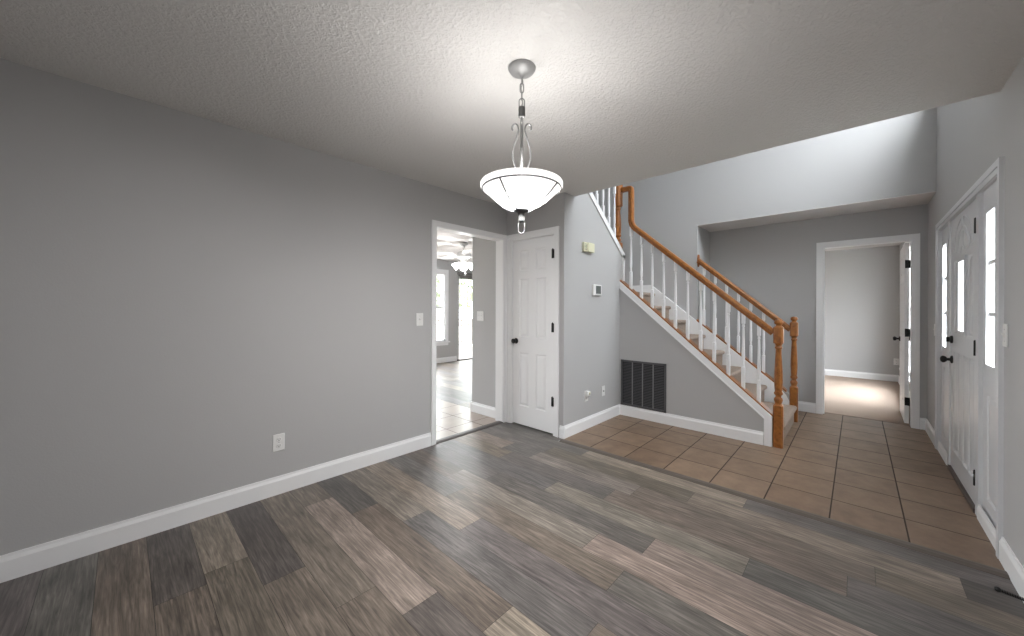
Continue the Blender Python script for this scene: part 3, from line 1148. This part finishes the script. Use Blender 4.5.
def newel(root, x, y, z0, total=1.19, remap=None, fat=1.0):
    s = total / 1.19
    p = [(HS, 0, 's'), (HS, 0.385, 's'), (HS - 0.010, 0.400, 'r'), (0.030, 0.408, 'r'), (0.036, 0.425, 'r'), (0.040, 0.440, 'r'),
         (0.036, 0.455, 'r'), (0.026, 0.465, 'r'), (0.026, 0.480, 'r'), (0.038, 0.492, 'r'), (0.039, 0.505, 'r'), (0.031, 0.520, 'r'),
         (0.034, 0.545, 'r'), (0.0375, 0.62, 'r'), (0.036, 0.70, 'r'), (0.031, 0.80, 'r'), (0.0265, 0.88, 'r'), (0.0255, 0.915, 'r'),
         (0.033, 0.922, 'r'), (0.035, 0.930, 'r'), (0.028, 0.938, 'r'), (0.028, 0.948, 'r'), (HS - 0.008, 0.962, 'r'), (HS, 0.972, 's'),
         (HS, 1.118, 's'), (HS - 0.012, 1.130, 'r'), (0.024, 1.136, 'r'), (0.024, 1.142, 'r'), (0.036, 1.150, 'r'), (0.040, 1.162, 'r'),
         (0.037, 1.175, 'r'), (0.027, 1.186, 'r'), (0.010, 1.190, 'r')]
    mb = MB()
    mb.turned([(r * fat, remap(z) if remap else z * s, k) for r, z, k in p], (x, y, z0))
    return mb.build('newel_post', M['oak'], root)


def baluster_mesh(h, skew, axis):
    """square foot cut to the slope, turned shaft, square head"""
    q = 0.016
    foot = 0.20
    head = h - 0.10
    p = [(q, 0, 's'), (q, foot, 's'), (q - 0.003, foot + 0.006, 'r'), (0.010, foot + 0.014, 'r'), (0.014, foot + 0.024, 'r'), (0.010, foot + 0.034, 'r'),
         (0.0150, foot + 0.07, 'r'), (0.0155, foot + 0.11, 'r'), (0.0125, foot + (head - foot) * 0.55, 'r'), (0.0095, head - 0.05, 'r'),
         (0.0085, head - 0.036, 'r'), (0.013, head - 0.026, 'r'), (0.009, head - 0.014, 'r'), (q - 0.004, head - 0.004, 'r'), (q - 0.001, head, 's'), (q - 0.001, h, 's')]
    mb = MB()
    mb.turned(p, (0, 0, 0))
    for v in mb.bm.verts:
        if v.co.z < 0.001 or v.co.z > h - 0.001:
            v.co.z += skew * (v.co.y if axis == 'y' else v.co.x)
    bmesh.ops.recalc_face_normals(mb.bm, faces=list(mb.bm.faces))
    me = bpy.data.meshes.new('baluster')
    mb.bm.to_mesh(me)
    mb.bm.free()
    me.materials.append(WH)
    return me


def put_baluster(root, me, p):
    o = bpy.data.objects.new('baluster', me)
    COL.objects.link(o)
    o.parent = root
    o.location = Vector(p) - ORIG[root]


SECT = [(-0.6, -1), (0.6, -1), (0.66, -0.35), (1, -0.1), (1, 0.45), (0.75, 0.85), (0.3, 1), (-0.3, 1), (-0.75, 0.85), (-1, 0.45), (-1, -0.1), (-0.66, -0.35)]
XN = S1 + 0.042


def rail_top(y):
    return 1.128 + 0.868 * (y - 0.602)


def far_rail_top(y):
    return 1.115 + 0.885 * (y - 0.588)


r1 = thing('stair_railing', (XN, 0.53, 0), 'oak and white railing along the open near side of the stairs', 'railing')
newel(r1, XN - 0.004, 0.535, 0.0, fat=0.90)
newel(r1, XN - 0.002, 2.171, RISE * NS + 0.001, remap=tall, fat=1.10)
pts = [(XN, y, rail_top(y) - 0.040) for y in (0.574, 1.0, 1.5, 1.945)]
cy, cz = 1.945, rail_top(1.945) - 0.040
th0 = math.atan(0.868)
R = 0.15
cen = (cy - R * math.sin(th0), cz + R * math.cos(th0))
for i in range(1, 9):
    a = th0 + (R90 - th0) * i / 8
    pts.append((XN, cen[0] + R * math.sin(a), cen[1] - R * math.cos(a)))
ye = pts[-1][1]
pts += [(XN, ye, 2.55), (XN, ye, 2.72)]
for i in range(1, 5):
    a = R90 * i / 4
    pts.append((XN, ye + 0.03 * (1 - math.cos(a)), 2.72 + 0.03 * math.sin(a)))
pts.append((XN, 2.137, 2.75))
mb = MB()
mb.tube(pts, 0.031, sect=SECT, up=(0, 0, 1))
mb.build('handrail', M['oak'], r1)
for i in range(11):
    y = 0.690 + 0.1308 * i
    zb = near_lo(y) + BAND + 0.0145
    zt = rail_top(y) - 0.072
    put_baluster(r1, baluster_mesh(zt - zb, 0.86, 'y'), (XN, y, zb))

XF = X2 + 0.012
r2 = thing('stair_railing', (XF, 0.53, 0), 'oak and white railing on the far side of the stairs ending at the alcove wall', 'railing')
newel(r2, XF - 0.03, 0.528, 0.0, 1.205, fat=0.90)
mb = MB()
mb.tube([(XF - 0.026 * (y < 0.7), y, far_rail_top(y) - 0.038) for y in (0.559, 1.0, 1.568)], 0.031, sect=SECT)
mb.build('handrail', M['oak'], r2)
mb = MB()
for grow, d0, d1 in ((0.0, 0.0, 0.012), (-0.008, 0.012, 0.018)):
    ring = [(XF + 0.024 + (0.040 + grow) * math.cos(2 * math.pi * i / 24), far_rail_top(1.565) - 0.035 + (0.085 + grow) * math.sin(2 * math.pi * i / 24)) for i in range(24)]
    mb.prism(ring, 'y', 1.5795 - d1, 1.5795 - d0)
mb.build('rosette', M['oak'], r2)
for i in range(7):
    y = 0.693 + 0.1335 * i
    zb = far_top(y) + 0.0205
    zt = far_rail_top(y) - 0.070
    put_baluster(r2, baluster_mesh(zt - zb, 0.83, 'y'), (XF, y, zb))

r3 = thing('stair_railing', (3.7, T_ + 0.05, 2.3), 'white balusters of the upper flight above the thermostat wall', 'railing')
mb = MB()
mb.tube([(4.14, T_ + 0.052, 2.12 + 0.72), (3.45, T_ + 0.052, 2.12 + 0.72 + 0.761 * 0.69), (3.20, T_ + 0.052, 2.12 + 0.72 + 0.761 * 0.94)], 0.031, sect=SECT)
mb.build('handrail', M['oak'], r3)
bme = baluster_mesh(0.72, -0.761, 'x')
for i in range(6):
    x = 4.105 - 0.139 * i
    put_baluster(r3, bme, (x, T_ + 0.052, slope2(x) + 0.0105))

# ------------------------------------------------------------------ return air grille
gv = thing('return_air_grille', (S1, 1.828, 0.123), 'large dark grey return air grille low on the wall under the stairs', 'vent')
gy0, gy1, gz0, gz1 = 1.556, 2.100, 0.124, 0.672
boxes(((S1 - 0.003, gy0 + 0.01, gz0 + 0.01), (S1 - 0.0006, gy1 - 0.01, gz1 - 0.01))).build('backing', M['grille_back'], gv)
boxes(((S1 - 0.012, gy0, gz0), (S1 - 0.0006, gy0 + 0.022, gz1)), ((S1 - 0.012, gy1 - 0.022, gz0), (S1 - 0.0006, gy1, gz1)),
      ((S1 - 0.012, gy0, gz0), (S1 - 0.0006, gy1, gz0 + 0.022)), ((S1 - 0.012, gy0, gz1 - 0.022), (S1 - 0.0006, gy1, gz1))).build('frame', M['grille_frame'], gv)
cells = [gy0 + 0.022 + (gy1 - gy0 - 0.044) * k / 4 for k in range(5)]
for k in range(1, 4):
    boxes(((S1 - 0.013, cells[k] - 0.005, gz0 + 0.022), (S1 - 0.0032, cells[k] + 0.005, gz1 - 0.022))).build('mullion', simple('grey_mullion', (0.20, 0.20, 0.205), 0.45) if k == 1 else bpy.data.materials['grey_mullion'], gv)
for k in range(4):
    mb = MB()
    nf = 28
    for j in range(nf):
        z = gz0 + 0.026 + (gz1 - gz0 - 0.056) * j / (nf - 1)
        mb.prism([(S1 - 0.010, z), (S1 - 0.0092, z - 0.001), (S1 - 0.0034, z + 0.009), (S1 - 0.0042, z + 0.010)], 'y', cells[k] + 0.006, cells[k + 1] - 0.006)
    mb.build('louvres', M['grille'], gv)

# ------------------------------------------------------------------ wall plates


def wall_frame(p, ux, nx):
    return frame_xz(p, ux, nx)


def outlet(F, loc, label, kind='duplex', group=None):
    o = thing('wall_outlet', loc, label, 'outlet', group)
    mb = MB(F)
    mb.bbox((-0.036, 0.0004, -0.058), (0.036, 0.006, 0.058), 0.003)
    mb.build('cover_plate', M['plastic'], o)
    for s in (-1, 1):
        mb = MB(F @ Matrix.Translation((0, 0.006, s * 0.0215)) @ Matrix.Rotation(-R90, 4, 'X'))
        mb.lathe([(0.0165, -0.001), (0.0165, 0.002), (0.015, 0.003)], seg=20)
        rc = mb.build('receptacle', M['plastic'], o)
        mb = MB(F @ Matrix.Translation((0, 0.009, s * 0.0215)))
        mb.box((-0.0075, 0, -0.002), (-0.0050, 0.0006, 0.007))
        mb.box((0.0050, 0, -0.002), (0.0075, 0.0006, 0.007))
        mb.lathe([(0.0028, -0.0095), (0.0028, -0.0045)], (0, 0.0, 0), seg=8)
        mb.build('slot', M['slot'], rc)
    mb = MB(F @ Matrix.Translation((0, 0.006, 0)) @ Matrix.Rotation(-R90, 4, 'X'))
    mb.lathe([(0.003, 0), (0.003, 0.001)], seg=8)
    mb.build('screw', M['pewter'], o)
    return o


def light_switch(F, loc, label, gangs=1):
    o = thing('light_switch', loc, label, 'light switch')
    hw = 0.036 + 0.023 * (gangs - 1)
    mb = MB(F)
    mb.bbox((-hw, 0.0004, -0.058), (hw, 0.006, 0.058), 0.003)
    mb.build('cover_plate', M['plastic'], o)
    for g in range(gangs):
        u = (g - (gangs - 1) / 2) * 0.046
        mb = MB(F)
        mb.box((u - 0.005, 0.006, -0.012), (u + 0.005, 0.0075, 0.012))
        mb.prism([(0.0075, -0.006), (0.0165, 0.006), (0.0145, 0.011), (0.0075, 0.008)], 'x', u - 0.004, u + 0.004)
        mb.build('toggle', M['plastic'], o)
        for v in (-0.03, 0.03):
            mb = MB(F)
            mb.box((u - 0.002, 0.006, v - 0.002), (u + 0.002, 0.0068, v + 0.002))
            mb.build('screw', M['pewter'], o)
    return o


XP, XM, YP, YM = (1, 0, 0), (-1, 0, 0), (0, 1, 0), (0, -1, 0)
outlet(frame_xz((0.735, A_, 0.355), XP, YM), (0.735, A_, 0.30), 'white outlet low on the long grey dining room wall')
light_switch(frame_xz((1.846, A_, 1.182), XP, YM), (1.846, A_, 1.12), 'white switch beside the opening to the hall')
ou = outlet(frame_xz((3.39, T_, 0.352), XP, YM), (3.39, T_, 0.29), 'white outlet with a plugged-in night light below the thermostat')
# plug-in night light held by the upper socket
nl = thing('night_light', (3.395, T_ - 0.012, 0.36), 'small white plug-in night light in the outlet below the thermostat', 'night light')
mb = MB()
mb.bbox((3.372, T_ - 0.040, 0.352), (3.420, T_ - 0.0125, 0.405), 0.006)
mb.build('housing', M['plastic'], nl)
mb = MB(Matrix.Translation((3.397, T_ - 0.040, 0.385)) @ Matrix.Rotation(R90, 4, 'X'))
mb.lathe([(0.014, 0), (0.013, 0.006), (0.004, 0.011)], seg=16)
mb.build('lens', M['chime'], nl)
# blank plate with a coax jack
bp2 = thing('cable_plate', (3.75, T_, 0.29), 'white cable jack plate beside the dark grille', 'wall plate')
F = frame_xz((3.75, T_, 0.348), XP, YM)
mb = MB(F)
mb.bbox((-0.036, 0.0004, -0.058), (0.036, 0.006, 0.058), 0.003)
mb.build('cover_plate', M['plastic'], bp2)
mb = MB(F @ Matrix.Translation((0, 0.006, 0)) @ Matrix.Rotation(-R90, 4, 'X'))
mb.lathe([(0.008, 0), (0.008, 0.003), (0.005, 0.003), (0.005, 0.011)], seg=12)
mb.build('jack', M['pewter'], bp2)
light_switch(frame_xz((2.985, 3.366, 1.194), YM, XM), (2.985, 3.366, 1.13), 'white double switch on the hall wall seen through the opening', 2)
light_switch(frame_xz((3.045, B_, 1.156), XM, YP), (3.045, B_, 1.10), 'white switch between the entrance sidelight and the dining room', 1)
light_switch(frame_xz((5.33, B_, 1.094), XM, YP), (5.33, B_, 1.04), 'white switch between the entrance door and the bedroom doorway', 1)
outlet(frame_xz((9.45, -0.52, 0.36), YM, XM), (9.45, -0.52, 0.30), 'white outlet on the far bedroom wall beside the open door')

# thermostat
tm = thing('thermostat', (3.585, T_, 1.44), 'white thermostat with a grey display on the wall beside the closet door', 'thermostat')
F = frame_xz((3.585, T_, 1.494), XP, YM)
mb = MB(F)
mb.bbox((-0.085, 0.0004, -0.060), (0.085, 0.026, 0.060), 0.006)
mb.build('housing', M['plastic'], tm)
mb = MB(F)
mb.bbox((-0.040, 0.0255, -0.042), (0.066, 0.0285, 0.046), 0.001)
mb.build('display', M['lcd'], tm)
mb = MB(F)
for v in (0.02, -0.01, -0.035):
    mb.bbox((-0.074, 0.0255, v), (-0.052, 0.028, v + 0.014), 0.001)
mb.build('button', M['plastic'], tm)
# door chime
ch = thing('door_chime', (3.40, T_, 1.89), 'ivory door chime box high on the wall above the thermostat', 'door chime')
F = frame_xz((3.40, T_, 1.942), XP, YM)
mb = MB(F)
mb.bbox((-0.095, 0.0004, -0.05), (0.095, 0.028, 0.05), 0.006)
mb.build('housing', M['chime'], ch)
mb = MB(F)
mb.bbox((-0.03, 0.0275, -0.05), (0.097, 0.040, 0.05), 0.008)
mb.build('cover', M['chime'], ch)
mb = MB(F)
for k in range(5):
    mb.box((-0.085, 0.0275, -0.03 + 0.014 * k), (-0.04, 0.0287, -0.025 + 0.014 * k))
mb.build('sound_slots', M['slot'], ch)
# door stop on the front baseboard
ds = thing('door_stop', (2.62, B_ + BT, 0.05), 'black spring door stop on the baseboard beside the entrance', 'door stop')
mb = MB(Matrix.Translation((2.625, B_ + BT, 0.048)) @ Matrix.Rotation(-R90, 4, 'X'))
mb.lathe([(0.013, 0), (0.013, 0.004), (0.006, 0.010)], seg=14)
mb.build('base', M['black'], ds)
mb = MB()
hel = []
for i in range(0, 161):
    a = 2 * math.pi * i / 10
    s = i / 160
    hel.append((2.625 - 0.02 * s + 0.0055 * math.cos(a), B_ + BT + 0.008 + 0.072 * s, 0.048 + 0.018 * s + 0.0055 * math.sin(a)))
mb.tube(hel, 0.0018, seg=6)
mb.build('spring', M['black'], ds)
mb = MB(Matrix.Translation((2.605, B_ + BT + 0.078, 0.066)) @ Matrix.Rotation(-R90, 4, 'X'))
mb.lathe([(0.007, 0), (0.010, 0.002), (0.010, 0.012), (0.006, 0.017)], seg=14)
mb.build('tip', M['black'], ds)

# ------------------------------------------------------------------ pendant lamp
PX, PY = 1.306, 1.18
pl = thing('pendant_light', (PX, PY, H), 'pewter pendant lamp with a lit white glass bowl hanging from the ceiling', 'pendant lamp')
PC = (PX, PY, 0)
PW_ = M['pewter']
MB().lathe([(0.066, H - 0.0005), (0.066, H - 0.006), (0.058, H - 0.018), (0.038, H - 0.030), (0.014, H - 0.035), (0.010, H - 0.045), (0.004, H - 0.047)], PC, 32).build('canopy', PW_, pl)


def link(zc, hh, hw, rot, r=0.0026):
    c, s = math.cos(rot), math.sin(rot)
    path = []
    for i in range(24):
        a = 2 * math.pi * i / 24
        u = hw * math.cos(a)
        v = (hh - hw) * (1 if math.sin(a) >= 0 else -1) + hw * math.sin(a)
        path.append((PX + u * c, PY + u * s, zc + v))
    mb = MB()
    mb.tube(path, r, seg=8, closed=True)
    return mb


zs = 2.395
for i, (hh, hw) in enumerate(((0.020, 0.0085), (0.022, 0.0085), (0.022, 0.0085), (0.034, 0.013))):
    zc = zs - hh + 0.002
    link(zc, hh, hw, YAW - R90 if i % 2 == 1 else YAW).build('chain_link', PW_, pl)
    zs = zc - hh + 0.006
mb = MB()
mb.tube([(PX + 0.004 * math.sin(7 * k), PY + 0.003 * math.cos(5 * k), 2.40 - 0.17 * k / 16) for k in range(17)], 0.0022, seg=6)
mb.build('cord', PW_, pl)
hub = []
for k in range(10):
    hub += [(0.013, 2.252 - 0.005 * k), (0.0165, 2.2495 - 0.005 * k)]
hub = [(0.006, 2.256)] + hub + [(0.013, 2.200), (0.008, 2.196)]
MB().lathe(hub, PC, 20).build('hub', PW_, pl)
MB().lathe([(0.0075, 2.20), (0.0075, 1.78)], PC, 16).build('stem', PW_, pl)
for k in range(3):
    a = YAW + math.pi + k * 2 * math.pi / 3
    prof = []
    for i in range(15):        # scroll at the top
        t_ = i / 14
        an = math.radians(-50 + 250 * t_)
        rr = 0.010 + 0.012 * t_
        prof.append((0.036 + rr * math.cos(an) * 0.9, 2.160 + rr * math.sin(an) * 1.2))
    for r_, z_ in ((0.013, 2.150), (0.014, 2.135), (0.026, 2.105), (0.042, 2.070), (0.0485, 2.040), (0.045, 2.010), (0.036, 1.985), (0.026, 1.963), (0.021, 1.945), (0.019, 1.90)):
        prof.append((r_, z_))
    prof = [(r_ * 1.16, z_) for r_, z_ in prof]
    # smooth
    for _ in range(2):
        prof = [prof[0]] + [((prof[i - 1][0] + 2 * prof[i][0] + prof[i + 1][0]) / 4, (prof[i - 1][1] + 2 * prof[i][1] + prof[i + 1][1]) / 4) for i in range(1, len(prof) - 1)] + [prof[-1]]
    mb = MB()
    mb.tube([(PX + r_ * math.cos(a), PY + r_ * math.sin(a), z_) for r_, z_ in prof], 0.0042, seg=8, up=(-math.sin(a), math.cos(a), 0))
    mb.build('scroll_arm', PW_, pl)
bowl_o = [(0.036, 1.757), (0.060, 1.764), (0.095, 1.783), (0.130, 1.810), (0.160, 1.838), (0.182, 1.862), (0.190, 1.870), (0.198, 1.872), (0.203, 1.878), (0.204, 1.895), (0.200, 1.902)]
bowl_i = [(0.196, 1.902), (0.194, 1.890), (0.184, 1.872), (0.155, 1.843), (0.125, 1.816), (0.090, 1.790), (0.058, 1.771), (0.036, 1.765)]
bowl_o = [(r_ * 0.97, 1.757 + (z_ - 1.757) * 0.89) for r_, z_ in bowl_o]
bowl_i = [(r_ * 0.97, 1.757 + (z_ - 1.757) * 0.89) for r_, z_ in bowl_i]
gbowl = MB().lathe(bowl_o + bowl_i, PC, 56, cap=False).build('glass_bowl', M['lit_bowl'], pl)
gbowl.data.materials.append(M['lit_bowl_inner'])
for i, p in enumerate(gbowl.data.polygons):
    if i // 56 >= len(bowl_o) - 1:
        p.material_index = 1
mb = MB()
mb.tube([(PX + 0.1885 * math.cos(2 * math.pi * i / 56), PY + 0.1885 * math.sin(2 * math.pi * i / 56), 1.856) for i in range(56)], 0.0036, seg=6, closed=True)
mb.build('band', M['rib'], pl)
for k in range(4):
    a = YAW + math.pi - 0.55 + k * R90
    mb = MB()
    mb.tube([(PX + (r_ + 0.003) * math.cos(a), PY + (r_ + 0.003) * math.sin(a), z_ - 0.003) for r_, z_ in bowl_o[:7]], 0.0036, seg=6)
    mb.build('rib', M['rib'], pl)
MB().lathe([(0.010, 1.778), (0.036, 1.766), (0.038, 1.754), (0.034, 1.749), (0.018, 1.744), (0.016, 1.735), (0.0165, 1.715), (0.014, 1.708), (0.0155, 1.704), (0.009, 1.698), (0.004, 1.696)], PC, 24).build('finial', M['rib'], pl)
link(1.672, 0.027, 0.0155, YAW - R90, 0.0022).build('pull_ring', M['rib'], pl)
for k in range(5):
    a = math.radians(95) + k * 2 * math.pi / 5
    # five bulbs in the bowl: most of their light leaves down through the frosted glass, some goes up to the ceiling
    for kind_, pw, rot in (('POINT', PENDANT_UP / 5, 0.0), ('SPOT', PENDANT_DOWN / 5, 0.0)):
        d = bpy.data.lights.new('pendant_bulb', kind_)
        d.energy = pw
        d.color = (1.0, 0.98, 0.965)
        d.shadow_soft_size = 0.022
        if kind_ == 'SPOT':
            d.spot_size = math.radians(180)
            d.spot_blend = 0.7
        o = bpy.data.objects.new('pendant_bulb', d)
        o.location = (PX + 0.07 * math.cos(a), PY + 0.07 * math.sin(a), 1.815)
        if kind_ == 'SPOT':       # bulbs splay outwards
            o.rotation_euler = (0, -math.radians(30), a)
        COL.objects.link(o)

# ------------------------------------------------------------------ ceiling fan in the family room
FX, FY = 4.09, 5.06
fn = thing('ceiling_fan', (FX, FY, H), 'white ceiling fan with lit glass shades in the family room beyond the opening', 'ceiling fan')
FC = (FX, FY, 0)
MB().lathe([(0.075, H - 0.0005), (0.075, H - 0.02), (0.055, H - 0.045), (0.02, H - 0.06)], FC, 24).build('canopy', M['fan'], fn)
MB().lathe([(0.013, H - 0.05), (0.013, 2.28)], FC, 12).build('downrod', M['fan'], fn)
MB().lathe([(0.03, 2.30), (0.08, 2.285), (0.13, 2.25), (0.135, 2.20), (0.10, 2.17), (0.06, 2.15), (0.055, 2.11), (0.07, 2.10), (0.06, 2.07), (0.03, 2.06)], FC, 28).build('motor', M['fan'], fn)
for k in range(5):
    a = 0.35 + k * 2 * math.pi / 5
    F = Matrix.Translation((FX, FY, 2.225)) @ Matrix.Rotation(a, 4, 'Z') @ Matrix.Rotation(math.radians(11), 4, 'X')
    mb = MB(F)
    o_ = [(0.20, -0.05), (0.30, -0.066), (0.60, -0.072), (0.645, -0.05), (0.655, 0.0), (0.645, 0.05), (0.60, 0.072), (0.30, 0.066), (0.20, 0.05)]
    mb.prism(o_, 'z', -0.004, 0.004)
    bl_ = mb.build('blade', M['fan'], fn)
    mb = MB(F)
    mb.box((0.11, -0.02, -0.012), (0.25, 0.02, -0.004))
    mb.build('bracket', M['fan'], bl_)
for k in range(4):
    a = 0.9 + k * R90
    F = Matrix.Translation((FX + 0.075 * math.cos(a), FY + 0.075 * math.sin(a), 2.085)) @ Matrix.Rotation(a, 4, 'Z') @ Matrix.Rotation(math.radians(128), 4, 'Y')
    mb = MB(F)
    mb.lathe([(0.024, 0.0), (0.035, 0.03), (0.052, 0.07), (0.064, 0.11), (0.066, 0.125), (0.060, 0.125), (0.045, 0.07), (0.02, 0.01)], (0, 0, 0), 20, cap=False)
    mb.build('lamp_shade', M['lit_fan'], fn)
d = bpy.data.lights.new('fan_bulb', 'POINT')
d.energy = 30.0
d.color = (0.97, 0.98, 1.0)
d.shadow_soft_size = 0.08
o = bpy.data.objects.new('fan_bulb', d)
o.location = (FX, FY, 1.93)
COL.objects.link(o)
mb = MB()
mb.tube([(FX + 0.03, FY, 2.06), (FX + 0.03, FY, 1.86)], 0.0025, seg=6)
mb.build('pull_chain', PW_, fn)

# ------------------------------------------------------------------ outside
struct('ground', M['lawn'], ((-30, -40, -0.45), (45, 45, -0.40)))
struct('porch', M['concrete'], ((2.2, -3.2, -0.39), (6.2, -0.72, -0.05)))
struct('deck', M['deck'], ((1.5, 7.36, -0.39), (13.0, 10.0, -0.08)))
dr = thing('deck_railing', (8, 9.8, -0.08), 'weathered wooden deck railing seen through the patio door and window', 'railing')
boxes(((3.0, 9.76, 0.90), (12.6, 9.85, 0.95)), ((3.0, 9.78, 0.06), (12.6, 9.83, 0.11))).build('rail', M['deck'], dr)
bmesh_b = MB()
bmesh_b.box((-0.02, -0.02, 0), (0.02, 0.02, 0.82))
me_b = bpy.data.meshes.new('rail_picket')
bmesh_b.bm.to_mesh(me_b)
bmesh_b.bm.free()
me_b.materials.append(M['deck'])
for i in range(60):
    o = bpy.data.objects.new('picket', me_b)
    COL.objects.link(o)
    o.parent = dr
    o.location = Vector((3.2 + 0.155 * i, 9.805, 0.10)) - ORIG[dr]
for x in (3.0, 6.2, 9.4, 12.6):
    boxes(((x - 0.05, 9.755, -0.08), (x + 0.05, 9.855, 1.02))).build('post', M['deck'], dr)


def tree(x, y, h, r, label):
    t = thing('tree', (x, y, -0.40), label, 'tree')
    MB().lathe([(0.22, -0.4), (0.16, 0.5), (0.12, h * 0.5), (0.05, h * 0.8)], (x, y, 0), 10).build('trunk', M['bark'], t)
    mb = MB()
    for i in range(1400):
        while True:
            p = Vector((random.uniform(-1, 1), random.uniform(-1, 1), random.uniform(-1, 1)))
            if 0.25 < p.length < 1:
                break
        c = Vector((x + p.x * r, y + p.y * r, h * 0.62 + p.z * h * 0.40))
        u = Vector((random.gauss(0, 1), random.gauss(0, 1), random.gauss(0, 1))).normalized()
        w = u.cross(Vector((random.gauss(0, 1), random.gauss(0, 1), random.gauss(0, 1)))).normalized()
        s = random.uniform(0.12, 0.3)
        mb.f([mb.v(c - u * s), mb.v(c + w * s * 0.5), mb.v(c + u * s), mb.v(c - w * s * 0.5)])
    mb.build('crown', M['leaf'], t)


tree(12.5, 17.0, 5.0, 2.4, 'green tree behind the deck railing seen through the patio door')
tree(8.2, 22.5, 4.2, 2.2, 'green tree beyond the deck seen through the family room window')
